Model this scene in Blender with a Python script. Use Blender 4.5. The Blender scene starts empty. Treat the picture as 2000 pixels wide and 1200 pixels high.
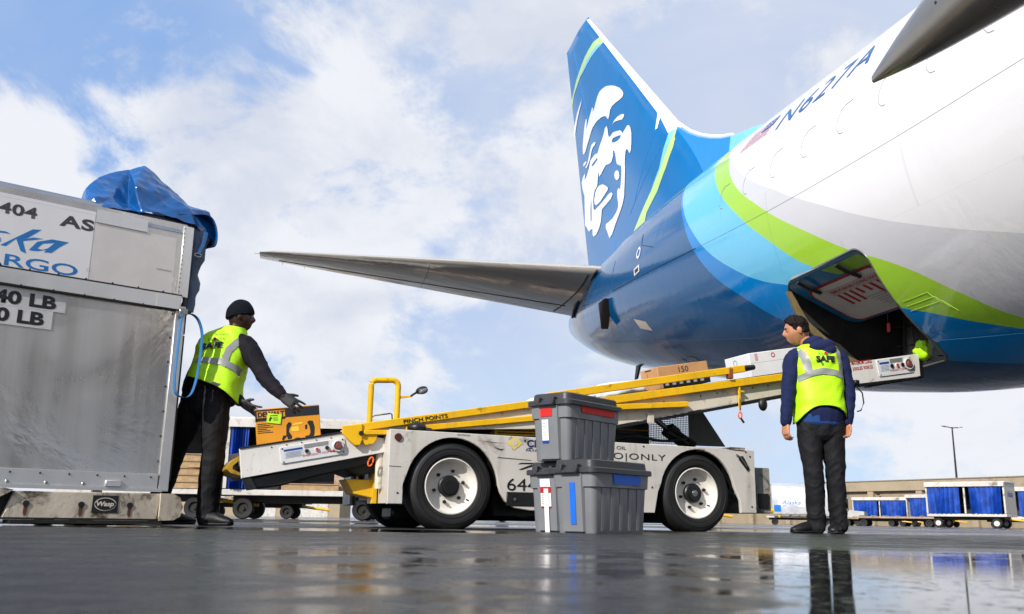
import bpy, bmesh, math, random
from mathutils import Vector, Matrix, noise
from mathutils.geometry import tessellate_polygon
from mathutils.bvhtree import BVHTree
R = math.radians
SC = bpy.context.scene
COL = SC.collection
random.seed(7)

# ------------------------------------------------------------------ camera
cam_d = bpy.data.cameras.new('camera')
cam = bpy.data.objects.new('camera', cam_d)
COL.objects.link(cam)
PITCH, ROLL, FPX = R(12.987), R(0.8587), 1799.79
cam_d.sensor_width = 36.0
cam_d.lens = 36.0 * FPX / 2000.0
cam_d.clip_start = 0.02
cam_d.clip_end = 20000
fw = Vector((0, math.cos(PITCH), math.sin(PITCH)))
up0 = Vector((0, -math.sin(PITCH), math.cos(PITCH)))
rt0 = Vector((1, 0, 0))
rt = rt0 * math.cos(ROLL) + up0 * math.sin(ROLL)
up = up0 * math.cos(ROLL) - rt0 * math.sin(ROLL)
cam.matrix_world = Matrix(((rt.x, up.x, -fw.x, 0), (rt.y, up.y, -fw.y, 0), (rt.z, up.z, -fw.z, 0.072), (0, 0, 0, 1)))
cam_d.dof.use_dof = True
cam_d.dof.focus_distance = 6.8
cam_d.dof.aperture_fstop = 8.0
SC.camera = cam

# ------------------------------------------------------------------ sky and sun
SUN = Vector((-0.52, -0.70, 0.56)).normalized()
SUN_EL = math.asin(SUN.z)
SUN_AZ = math.atan2(SUN.x, SUN.y)
SC.view_settings.view_transform = 'Standard'
SC.view_settings.look = 'None'
SC.view_settings.exposure = 0.30
SC.view_settings.gamma = 1.0
world = bpy.data.worlds.new('World')
SC.world = world
world.use_nodes = True
wn = world.node_tree
for n in list(wn.nodes): wn.nodes.remove(n)
def WN(t, **k):
    n = wn.nodes.new(t)
    for a, v in k.items(): setattr(n, a, v)
    return n
def wl(a, b): wn.links.new(a, b)
def wmath(op, a, b=None, clamp=False):
    n = WN('ShaderNodeMath', operation=op, use_clamp=clamp)
    for i, v in enumerate((a, b)):
        if v is None: continue
        if isinstance(v, (int, float)): n.inputs[i].default_value = v
        else: wl(v, n.inputs[i])
    return n.outputs[0]
sky = WN('ShaderNodeTexSky', sky_type='NISHITA', sun_disc=False)
sky.sun_elevation = SUN_EL
sky.sun_rotation = SUN_AZ
sky.air_density = 1.0; sky.dust_density = 1.2; sky.ozone_density = 1.0
bg_sky = WN('ShaderNodeBackground'); bg_sky.inputs[1].default_value = 0.12
wl(sky.outputs[0], bg_sky.inputs[0])
tc = WN('ShaderNodeTexCoord')
sep = WN('ShaderNodeSeparateXYZ'); wl(tc.outputs['Generated'], sep.inputs[0])
def wramp(v, lo, hi):
    n = WN('ShaderNodeMapRange', interpolation_type='SMOOTHSTEP')
    n.inputs[1].default_value = lo; n.inputs[2].default_value = hi
    wl(v, n.inputs[0]); return n.outputs[0]
dmap = WN('ShaderNodeMapping'); wl(tc.outputs['Generated'], dmap.inputs[0]); dmap.inputs['Scale'].default_value = (1.0, 1.0, 1.45)
def dnoise(scale, detail, rough, dist=0.0, off=(0, 0, 0)):
    m = WN('ShaderNodeVectorMath', operation='ADD'); wl(dmap.outputs[0], m.inputs[0]); m.inputs[1].default_value = off
    n = WN('ShaderNodeTexNoise'); n.inputs['Scale'].default_value = scale; n.inputs['Detail'].default_value = detail
    n.inputs['Roughness'].default_value = rough; n.inputs['Distortion'].default_value = dist
    wl(m.outputs[0], n.inputs['Vector']); return n.outputs[0]
def wmix(f, a, b):
    n = WN('ShaderNodeMix', data_type='RGBA')
    for i, v in ((0, f), (6, a), (7, b)):
        if isinstance(v, (int, float, tuple)): n.inputs[i].default_value = v
        else: wl(v, n.inputs[i])
    return n.outputs[2]
big = dnoise(2.3, 4, 0.5, 0.2, (0.55, 0.1, 0.42)); fine = dnoise(5.5, 12, 0.62, 0.25, (2.2, 1.0, 4.0))
right = wramp(sep.outputs[0], -0.42, 0.10)          # 0 at left of the view, 1 at right
high = wramp(sep.outputs[2], 0.30, 0.50)
# broken cumulus low at left and centre, fading out to a thin bright veil at right and blue gaps high at left
cov = wmath('ADD', wmath('MULTIPLY', big, 0.52), wmath('MULTIPLY', fine, 0.48))
cov = wmath('ADD', cov, wmath('MULTIPLY', wmath('SUBTRACT', 1.0, high), 0.075))
cov = wmath('SUBTRACT', cov, wmath('MULTIPLY', right, 0.040))
cov = wmath('SUBTRACT', cov, wmath('MULTIPLY', wmath('MULTIPLY', high, wmath('SUBTRACT', 1.0, right)), 0.050))
band = wmath('MULTIPLY', wramp(sep.outputs[2], 0.10, 0.20), wmath('SUBTRACT', 1.0, wramp(sep.outputs[2], 0.36, 0.46)))
cov = wmath('ADD', cov, wmath('MULTIPLY', wmath('MULTIPLY', band, wramp(sep.outputs[0], -0.45, -0.15)), 0.055))
cum = wmath('MULTIPLY', wramp(cov, 0.50, 0.575), 0.97)
vn = dnoise(2.6, 6, 0.6, 0.8, (5.0, 2.0, 1.0))
veil = wmath('ADD', wmath('ADD', wmath('MULTIPLY', wramp(vn, 0.3, 0.7), 0.30), wmath('MULTIPLY', right, 0.66)), 0.10, True)
low = wmath('SUBTRACT', 1.0, wramp(sep.outputs[2], 0.0, 0.26))
vcol = wmix(low, (0.50, 0.55, 0.66, 1), (0.47, 0.60, 0.76, 1))
base = wmix(0.75, sky.outputs[0], (1.35, 3.05, 6.5, 1))
bg_sky.inputs[1].default_value = 0.115; wl(base, bg_sky.inputs[0])
bg_veil = WN('ShaderNodeBackground'); wl(vcol, bg_veil.inputs[0]); bg_veil.inputs[1].default_value = 1.06
shade = wramp(dnoise(4.0, 8, 0.6, 0.4, (1.1, 3.0, 2.0)), 0.36, 0.62)
bg_cl = WN('ShaderNodeBackground'); wl(wmix(shade, (0.55, 0.585, 0.675, 1), (0.72, 0.735, 0.775, 1)), bg_cl.inputs[0]); bg_cl.inputs[1].default_value = 1.0
mx1 = WN('ShaderNodeMixShader'); wl(veil, mx1.inputs[0]); wl(bg_sky.outputs[0], mx1.inputs[1]); wl(bg_veil.outputs[0], mx1.inputs[2])
mx2 = WN('ShaderNodeMixShader'); wl(cum, mx2.inputs[0]); wl(mx1.outputs[0], mx2.inputs[1]); wl(bg_cl.outputs[0], mx2.inputs[2])
wo = WN('ShaderNodeOutputWorld'); wl(mx2.outputs[0], wo.inputs[0])

sun_d = bpy.data.lights.new('sun', 'SUN')
sun_d.energy = 4.2; sun_d.angle = R(0.55); sun_d.color = (1.0, 0.955, 0.89)
sun = bpy.data.objects.new('sun', sun_d); COL.objects.link(sun)
sun.rotation_euler = SUN.to_track_quat('Z', 'Y').to_euler()
sun.location = SUN * 50

# ------------------------------------------------------------------ materials
def srgb(h):
    h = h.lstrip('#'); o = []
    for i in (0, 2, 4):
        c = int(h[i:i + 2], 16) / 255
        o.append(c / 12.92 if c <= 0.04045 else ((c + 0.055) / 1.055) ** 2.4)
    return (*o, 1)
class NT:
    def __init__(s, name):
        s.m = bpy.data.materials.new(name); s.m.use_nodes = True
        s.t = s.m.node_tree; s.b = s.t.nodes['Principled BSDF']
    def n(s, t, **k):
        n = s.t.nodes.new(t)
        for a, v in k.items(): setattr(n, a, v)
        return n
    def l(s, a, b): s.t.links.new(a, b)
    def math(s, op, a, b=None, clamp=False):
        n = s.n('ShaderNodeMath', operation=op, use_clamp=clamp)
        for i, v in enumerate((a, b)):
            if v is None: continue
            if isinstance(v, (int, float)): n.inputs[i].default_value = v
            else: s.l(v, n.inputs[i])
        return n.outputs[0]
    def noise(s, scale, detail=4, rough=0.55, vec=None, stretch=None, dist=0.0):
        n = s.n('ShaderNodeTexNoise'); n.inputs['Scale'].default_value = scale
        n.inputs['Detail'].default_value = detail; n.inputs['Roughness'].default_value = rough
        n.inputs['Distortion'].default_value = dist
        if vec is None:
            if not hasattr(s, 'tc'): s.tc = s.n('ShaderNodeTexCoord')
            vec = s.tc.outputs['Object']
        if stretch:
            mp = s.n('ShaderNodeMapping'); mp.inputs['Scale'].default_value = stretch
            s.l(vec, mp.inputs[0]); vec = mp.outputs[0]
        s.l(vec, n.inputs['Vector']); return n.outputs[0]
    def ramp(s, v, lo, hi, a=0.0, b=1.0):
        n = s.n('ShaderNodeMapRange', interpolation_type='SMOOTHSTEP')
        for i, x in ((1, lo), (2, hi), (3, a), (4, b)): n.inputs[i].default_value = x
        s.l(v, n.inputs[0]); return n.outputs[0]
    def mix(s, f, a, b):
        n = s.n('ShaderNodeMix', data_type='RGBA')
        for i, v in ((0, f), (6, a), (7, b)):
            if isinstance(v, (int, float, tuple)): n.inputs[i].default_value = v
            else: s.l(v, n.inputs[i])
        return n.outputs[2]
    def bump(s, h, strength=0.2, dist=0.01):
        n = s.n('ShaderNodeBump'); n.inputs['Strength'].default_value = strength; n.inputs['Distance'].default_value = dist
        s.l(h, n.inputs['Height']); s.l(n.outputs[0], s.b.inputs['Normal'])
    def set(s, **k):
        for a, v in k.items():
            i = s.b.inputs[a.replace('_', ' ')]
            if isinstance(v, (int, float, tuple)): i.default_value = v
            else: s.l(v, i)
MATS = {}
def mat(name, col, rough=0.5, metal=0.0, var=0.12, scale=6.0, dirt=None, dirt_amt=0.0, dirt_scale=9.0, bump=0.0, bscale=60.0, coat=0.0, stretch=None, spec=None, alpha=1, chips=0.0):
    if name in MATS: return MATS[name]
    t = NT(name); c = srgb(col) if isinstance(col, str) else (*col, 1)
    nz = t.noise(scale, 5, 0.6, stretch=stretch)
    lo = tuple(x * (1 - var) for x in c[:3]) + (1,); hi = tuple(min(1, x * (1 + var)) for x in c[:3]) + (1,)
    base = t.mix(t.ramp(nz, 0.3, 0.7), lo, hi)
    if dirt_amt:
        d = t.noise(dirt_scale, 8, 0.68, dist=0.6)
        f = t.ramp(d, 0.62 - dirt_amt * 0.25, 0.72 - dirt_amt * 0.1)
        base = t.mix(t.math('MULTIPLY', f, min(1.0, 0.4 + dirt_amt)), base, srgb(dirt or '#3a3128'))
    if chips:
        cn = t.noise(34, 5, 0.6); cz = t.noise(4, 4, 0.6)
        f = t.math('MULTIPLY', t.ramp(cn, 0.66, 0.70), t.ramp(cz, 0.40 , 0.62)); base = t.mix(t.math('MULTIPLY', f, chips), base, srgb('#33281f'))
        stn = t.noise(3, 6, 0.65, stretch=(3, 3, .35)); base = t.mix(t.ramp(stn, 0.52, 0.72, 0, .28 * chips), base, srgb('#6d5f4c'))
    t.set(Base_Color=base, Metallic=metal)
    rr = t.ramp(nz, 0.25, 0.75, max(0.02, rough - 0.07), min(1, rough + 0.07)); t.set(Roughness=rr)
    if coat: t.set(Coat_Weight=coat, Coat_Roughness=0.04)
    if spec is not None: t.b.inputs['Specular IOR Level'].default_value = spec
    if bump: t.bump(t.noise(bscale, 6, 0.6), bump, 0.01)
    MATS[name] = t.m
    return t.m

# ------------------------------------------------------------------ mesh helpers
class MB:
    """collects shapes into one mesh"""
    def __init__(s): s.bm = bmesh.new(); s.mi = 0; s.sm = []
    def _mark(s, faces, smooth=False):
        for f in faces: f.material_index = s.mi; f.smooth = smooth
    def box(s, c, d, M=None, bevel=0.0, seg=1):
        r = bmesh.ops.create_cube(s.bm, size=1.0)
        vs = r['verts']
        for v in vs: v.co = Vector((v.co.x * d[0], v.co.y * d[1], v.co.z * d[2]))
        fs = list({f for v in vs for f in v.link_faces})
        if bevel:
            es = list({e for v in vs for e in v.link_edges})
            q = bmesh.ops.bevel(s.bm, geom=es, offset=min(bevel, min(d) * 0.45), segments=seg, affect='EDGES', profile=0.5)
            vs = list({v for f in q['faces'] for v in f.verts}); fs = list({f for v in vs for f in v.link_faces}); vs = list({v for f in fs for v in f.verts})
        for v in vs:
            p = v.co.copy()
            if M is not None: p = M.to_3x3() @ p if False else M @ p
            v.co = p + Vector(c)
        s._mark(fs); return vs
    def poly(s, pts):
        f = s.bm.faces.new([s.bm.verts.new(p) for p in pts]); s._mark([f]); return f
    def prism(s, pts, ext, bevel=0.0):
        """closed polygon of 3d points extruded by a vector"""
        ext = Vector(ext); a = [s.bm.verts.new(Vector(p)) for p in pts]; b = [s.bm.verts.new(Vector(p) + ext) for p in pts]
        n = len(a); fs = [s.bm.faces.new(a[::-1]), s.bm.faces.new(b)]
        for i in range(n): fs.append(s.bm.faces.new((a[i], a[(i + 1) % n], b[(i + 1) % n], b[i])))
        bmesh.ops.recalc_face_normals(s.bm, faces=fs)
        if bevel:
            es = list({e for f in fs[:2] for e in f.edges})
            q = bmesh.ops.bevel(s.bm, geom=es, offset=bevel, segments=1, affect='EDGES', profile=0.5)
            fs = list({f for f in fs if f.is_valid} | set(q['faces']))
        s._mark(fs); return fs
    def loft(s, rings, closed=True, cap=True, smooth=True, wrap=True):
        vr = [[s.bm.verts.new(Vector(p)) for p in r] for r in rings]; fs = []
        for a, b in zip(vr, vr[1:]):
            n = len(a)
            for i in range(n if wrap else n - 1):
                fs.append(s.bm.faces.new((a[i], a[(i + 1) % n], b[(i + 1) % n], b[i])))
        s._mark(fs, smooth)
        if cap and wrap:
            c = [s.bm.faces.new(vr[0][::-1]), s.bm.faces.new(vr[-1])]; s._mark(c, False); fs += c
        return fs
    def ring(s, c, ax, r, seg, ref=None, r2=None):
        ax = Vector(ax).normalized(); ref = Vector(ref) if ref is not None else (Vector((0, 0, 1)) if abs(ax.z) < 0.9 else Vector((1, 0, 0)))
        u = (ref - ax * ref.dot(ax)).normalized(); v = ax.cross(u); r2 = r if r2 is None else r2
        return [Vector(c) + u * (r * math.cos(2 * math.pi * i / seg)) + v * (r2 * math.sin(2 * math.pi * i / seg)) for i in range(seg)]
    def cyl(s, p0, p1, r0, r1=None, seg=16, cap=True, smooth=True):
        p0, p1 = Vector(p0), Vector(p1); r1 = r0 if r1 is None else r1
        return s.loft([s.ring(p0, p1 - p0, r0, seg), s.ring(p1, p1 - p0, r1, seg)], cap=cap, smooth=smooth)
    def tube(s, path, r, seg=10, cap=True, r2=None, ref=None):
        P = [Vector(p) for p in path]; rings = []
        for i, p in enumerate(P):
            a = P[max(0, i - 1)]; b = P[min(len(P) - 1, i + 1)]
            rr = r[i] if isinstance(r, (list, tuple)) else r
            q2 = None if r2 is None else (r2[i] if isinstance(r2, (list, tuple)) else r2)
            rings.append(s.ring(p, b - a, rr, seg, ref, q2))
        return s.loft(rings, cap=cap)
    def lathe(s, prof, o, ax, seg=32, cap=False):
        o, ax = Vector(o), Vector(ax).normalized()
        rings = [s.ring(o + ax * h, ax, max(r, 1e-4), seg) for r, h in prof]
        return s.loft(rings, cap=cap)
    def ball(s, c, r, seg=12, M=None):
        q = bmesh.ops.create_uvsphere(s.bm, u_segments=seg, v_segments=max(6, seg * 2 // 3), radius=1.0)
        r = r if isinstance(r, (tuple, list)) else (r, r, r)
        for v in q['verts']:
            p = Vector((v.co.x * r[0], v.co.y * r[1], v.co.z * r[2]))
            v.co = (M @ p if M is not None else p) + Vector(c)
        s._mark(list({f for v in q['verts'] for f in v.link_faces}), True)
    def build(s, name, mats, parent=None, angle=38, recalc=True, loc=None):
        if recalc: bmesh.ops.recalc_face_normals(s.bm, faces=s.bm.faces)
        me = bpy.data.meshes.new(name); s.bm.to_mesh(me); s.bm.free()
        for m in (mats if isinstance(mats, (list, tuple)) else [mats]): me.materials.append(m)
        if angle:
            me.shade_smooth() if hasattr(me, 'shade_smooth') else None
            me.set_sharp_from_angle(angle=R(angle))
        o = bpy.data.objects.new(name, me); COL.objects.link(o)
        if parent is not None: o.parent = parent
        if loc is not None: o.location = loc
        return o
def tag(o, label=None, cat=None, group=None, kind=None):
    if label: o['label'] = label
    if cat: o['category'] = cat
    if group: o['group'] = group
    if kind: o['kind'] = kind
    return o
def thing(name, label, cat, loc=(0, 0, 0), rz=0.0, group=None, scale=1.0):
    o = bpy.data.objects.new(name, None); COL.objects.link(o); o.empty_display_size = 0.2
    o.location = loc; o.rotation_euler = (0, 0, rz); o.scale = (scale,) * 3
    return tag(o, label, cat, group)
def copy_tree(o, parent=None):
    c = o.copy(); COL.objects.link(c); c.parent = parent
    for ch in list(o.children): copy_tree(ch, c)
    return c
def bake(o, name=None):
    """apply modifiers of o without operators"""
    dg = bpy.context.evaluated_depsgraph_get(); dg.update()
    me = bpy.data.meshes.new_from_object(o.evaluated_get(dg), preserve_all_data_layers=True, depsgraph=dg)
    o.modifiers.clear(); old = o.data; o.data = me; bpy.data.meshes.remove(old)
    me.name = name or o.name
    return o
# ---- flat shapes and lettering draped on a surface
def grid_cut(bm, step):
    xs = [v.co.x for v in bm.verts]; ys = [v.co.y for v in bm.verts]
    for ax, vals in ((0, xs), (1, ys)):
        a = math.floor(min(vals) / step) * step + step
        while a < max(vals):
            no = Vector((1, 0, 0)) if ax == 0 else Vector((0, 1, 0))
            bmesh.ops.bisect_plane(bm, geom=bm.verts[:] + bm.edges[:] + bm.faces[:], plane_co=no * a, plane_no=no, dist=1e-6)
            a += step
def flat_bm(loops):
    """2d loops (outer first, then holes) -> triangulated bmesh in xy"""
    bm = bmesh.new()
    for group in loops:
        vl = [[Vector((p[0], p[1], 0)) for p in lp] for lp in group]
        flat = [v for lp in vl for v in lp]
        bv = [bm.verts.new(v) for v in flat]
        for t in tessellate_polygon(vl):
            try: bm.faces.new([bv[i] for i in t])
            except ValueError: pass
    return bm
_font_cache = {}
def text_bm(txt, bold=0.0, shear=0.0, spacing=1.0, res=4):
    c = bpy.data.curves.new('t', 'FONT'); c.body = txt; c.size = 1.0; c.offset = bold; c.shear = shear
    c.space_character = spacing; c.resolution_u = res; c.fill_mode = 'FRONT'
    o = bpy.data.objects.new('t', c); COL.objects.link(o)
    dg = bpy.context.evaluated_depsgraph_get(); dg.update()
    me = o.evaluated_get(dg).to_mesh(); bm = bmesh.new(); bm.from_mesh(me)
    o.evaluated_get(dg).to_mesh_clear(); bpy.data.objects.remove(o); bpy.data.curves.remove(c)
    xs = [v.co.x for v in bm.verts]; ys = [v.co.y for v in bm.verts]
    return bm, (min(xs), min(ys), max(xs), max(ys))
def text_fit(txt, w, h, **k):
    bm, (x0, y0, x1, y1) = text_bm(txt, **k)
    sx = w / (x1 - x0); sy = h / (y1 - y0) if h else sx
    for v in bm.verts: v.co = Vector(((v.co.x - x0) * sx, (v.co.y - y0) * sy, 0))
    return bm
def drape(name, bm, fn, m, parent=None, step=None):
    if step: grid_cut(bm, step)
    for v in bm.verts: v.co = Vector(fn(v.co.x, v.co.y))
    for f in bm.faces: f.smooth = True
    me = bpy.data.meshes.new(name); bm.to_mesh(me); bm.free(); me.materials.append(m)
    o = bpy.data.objects.new(name, me); COL.objects.link(o)
    if parent is not None: o.parent = parent
    return o
def frame(o, x, y, off=0.003):
    """placement on a plane: origin, x axis, y axis, raised by off"""
    o, x, y = Vector(o), Vector(x).normalized(), Vector(y).normalized(); n = x.cross(y)
    return lambda a, b: o + x * a + y * b + n * off
def lettering(txt, fr, w, h, m, parent, x=0, y=0, name='lettering', **k):
    bm = text_fit(txt, w, h, **k)
    for v in bm.verts: v.co.x += x; v.co.y += y
    return drape(name, bm, fr, m, parent)
def patch(loops, fr, m, parent, name):
    return drape(name, flat_bm(loops), fr, m, parent)
def rect(x0, y0, x1, y1): return [[(x0, y0), (x1, y0), (x1, y1), (x0, y1)]]
def circ(cx, cy, r, n=20, ry=None): return [[(cx + r * math.cos(6.2832 * i / n), cy + (ry or r) * math.sin(6.2832 * i / n)) for i in range(n)]]
def rrect(x0, y0, x1, y1, r, n=6):
    o = []
    for cx, cy, a in ((x1 - r, y1 - r, 0), (x0 + r, y1 - r, 90), (x0 + r, y0 + r, 180), (x1 - r, y0 + r, 270)):
        for i in range(n + 1): o.append((cx + r * math.cos(R(a + 90 * i / n)), cy + r * math.sin(R(a + 90 * i / n))))
    return [o]

# shared materials
M_WHITE = mat('white_paint', '#dcd8d2', 0.42, chips=.8, var=0.06, scale=3, dirt='#6b5a48', dirt_amt=0.12, dirt_scale=7)
M_CREAM = mat('cream_paint', '#cfc6b4', 0.45, chips=.8, var=0.08, scale=3, dirt='#5d4f3d', dirt_amt=0.2, dirt_scale=8)
M_YEL = mat('yellow_paint', '#e8b40c', 0.38, chips=.8, var=0.07, scale=5, dirt='#4a3510', dirt_amt=0.16, dirt_scale=10)
M_BLACK = mat('black_paint', '#141414', 0.45, var=0.2, scale=8)
M_DARK = mat('dark_steel', '#26251f', 0.55, 0.3, var=0.25, scale=9, dirt='#4a3a28', dirt_amt=0.2)
M_RUB = mat('tyre_rubber', '#161617', 0.62, var=0.25, scale=7, bump=0.15, bscale=90)
M_STEEL = mat('bare_steel', '#8d8b88', 0.33, 0.85, var=0.12, scale=9)
M_INK = mat('black_ink', '#131316', 0.5, var=0.1)
M_RED = mat('red_ink', '#b4161c', 0.45, var=0.1)
M_PAPER = mat('label_paper', '#e9e9e7', 0.5, var=0.03)
M_BLUEINK = mat('blue_ink', '#1b3f94', 0.45, var=0.08)
M_GREYP = mat('grey_ink', '#9c9da0', 0.5, var=0.08)

# ------------------------------------------------------------------ ground
def ground():
    t = NT('wet_asphalt'); tcn = t.n('ShaderNodeTexCoord'); t.tc = tcn
    sp = t.n('ShaderNodeSeparateXYZ'); t.l(tcn.outputs['Object'], sp.inputs[0])
    X, Y = sp.outputs[0], sp.outputs[1]
    wob = t.noise(0.55, 6, 0.6); wob2 = t.noise(2.2, 5, 0.6)
    w = t.math('ADD', t.math('MULTIPLY', t.math('SUBTRACT', wob, 0.5), 2.4), t.math('MULTIPLY', t.math('SUBTRACT', wob2, 0.5), 0.9))
    Yw = t.math('ADD', Y, w); Xw = t.math('ADD', X, t.math('MULTIPLY', w, 0.6))
    isl = t.noise(4.2, 8, 0.66, dist=0.5)                     # broken edges of the standing water
    Ys = t.math('MULTIPLY', Y, t.math('ADD', 1.0, t.math('MULTIPLY', t.math('SUBTRACT', wob2, 0.5), 0.9)))
    edge = t.math('ADD', t.math('SUBTRACT', X, t.math('MULTIPLY', Y, 0.20)), t.math('MULTIPLY', t.math('SUBTRACT', isl, 0.5), 0.5))
    p1 = t.math('MULTIPLY', t.ramp(Ys, 3.5, 2.3), t.ramp(edge, -0.04, 0.10))
    p1 = t.math('MULTIPLY', p1, t.ramp(isl, 0.26, 0.36, 0.55, 1.0))
    mid = t.math('ADD', X, t.math('MULTIPLY', Y, 0.30))
    p2 = t.math('MULTIPLY', t.math('MULTIPLY', t.ramp(Ys, 3.4, 1.9), t.ramp(mid, -0.15, 0.15)), t.ramp(isl, 0.43, 0.55, 0.25, 1.0))
    p3 = t.math('MULTIPLY', t.math('MULTIPLY', t.ramp(t.math('ADD', Y, t.math('MULTIPLY', w, 0.22)), 4.7, 4.95), t.ramp(t.math('ADD', Y, t.math('MULTIPLY', w, 0.25)), 6.1, 5.85)), t.ramp(X, 0.25, -0.1))
    far = t.math('MULTIPLY', t.ramp(Yw, 7.2, 9.0), t.ramp(t.noise(0.16, 5, 0.6, stretch=(0.5, 1, 1)), 0.42, 0.58))
    stones = t.ramp(t.noise(38, 4, 0.7), 0.57, 0.64); stones2 = t.ramp(t.noise(11, 5, 0.7), 0.60, 0.68)
    poke = t.math('MULTIPLY', t.math('MAXIMUM', stones, stones2), t.ramp(Y, 0.6, 2.6, 0.35, 0.95))
    p1 = t.math('MULTIPLY', p1, t.math('SUBTRACT', 1.0, poke)); p2 = t.math('MULTIPLY', p2, t.math('SUBTRACT', 1.0, poke))
    pud = t.math('MAXIMUM', t.math('MAXIMUM', p1, p2), t.math('MAXIMUM', p3, far))
    grain = t.noise(210, 3, 0.7); agg = t.noise(75, 6, 0.65); med = t.noise(9, 6, 0.6); coarse = t.noise(17, 8, 0.75)
    dry = t.mix(t.ramp(agg, 0.3, 0.7), srgb('#151412'), srgb('#3a3937'))
    dry = t.mix(t.ramp(coarse, 0.42, 0.62, 0, 0.55), dry, srgb('#565553'))
    dry = t.mix(t.ramp(med, 0.45, 0.7, 0, 0.6), dry, srgb('#1d1c1a'))
    oil = t.noise(0.9, 4, 0.55); dry = t.mix(t.ramp(oil, 0.60, 0.70, 0, 0.5), dry, srgb('#141414'))
    col = t.mix(pud, dry, srgb('#0e0f11'))
    t.set(Base_Color=col)
    patchy = t.math('ADD', t.ramp(t.noise(3.2, 6, 0.65), 0.35, 0.65, 0.22, 0.40), t.ramp(coarse, 0.35, 0.65, -0.08, 0.16))
    r = t.n('ShaderNodeMix'); t.l(pud, r.inputs[0]); t.l(patchy, r.inputs[2]); r.inputs[3].default_value = 0.028
    t.set(Roughness=r.outputs[0]); t.b.inputs['IOR'].default_value = 1.33
    b = t.n('ShaderNodeBump'); b.inputs['Distance'].default_value = 0.004
    ripple = t.noise(16, 5, 0.6, stretch=(0.8, 1.0, 1.0))
    hgt = t.n('ShaderNodeMix'); t.l(pud, hgt.inputs[0]); t.l(t.math('ADD', t.math('ADD', t.math('MULTIPLY', grain, 0.5), agg), t.math('MULTIPLY', coarse, 2.4)), hgt.inputs[2])
    t.l(t.math('ADD', ripple, t.math('MULTIPLY', coarse, 0.8)), hgt.inputs[3])
    t.l(hgt.outputs[0], b.inputs['Height'])
    st = t.n('ShaderNodeMix'); t.l(pud, st.inputs[0]); st.inputs[2].default_value = 1.0; t.l(t.ramp(p1, 0.1, 0.6, 0.13, 0.022), st.inputs[3])
    t.l(st.outputs[0], b.inputs['Strength']); t.l(b.outputs[0], t.b.inputs['Normal'])
    mb = MB(); mb.poly([(-3000, -3000, 0), (3000, -3000, 0), (3000, 3000, 0), (-3000, 3000, 0)])
    o = mb.build('ground', t.m, angle=0); tag(o, kind='structure')
    t = NT('sky_streak_paint'); n = t.noise(9, 8, .7); t.set(Base_Color=t.mix(t.ramp(n, .4, .62), srgb('#4a4a4b'), srgb('#b4b7bc')), Roughness=.16)  # pale streak colour stands in for sky reflected on wet ground
    for k, pts in enumerate(([(1.75, 14.2), (2.0, 14.2), (5.35, 5.3), (5.22, 5.3)], [(-8.0, 17.2), (-8.0, 17.45), (9.5, 13.3), (9.5, 13.1)])):
        mb = MB(); mb.poly([(x, y, .004 + .004 * k) for x, y in pts]); l_ = mb.build('sky_reflection_streak', t.m, angle=0); tag(l_, kind='structure')
ground()
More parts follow.
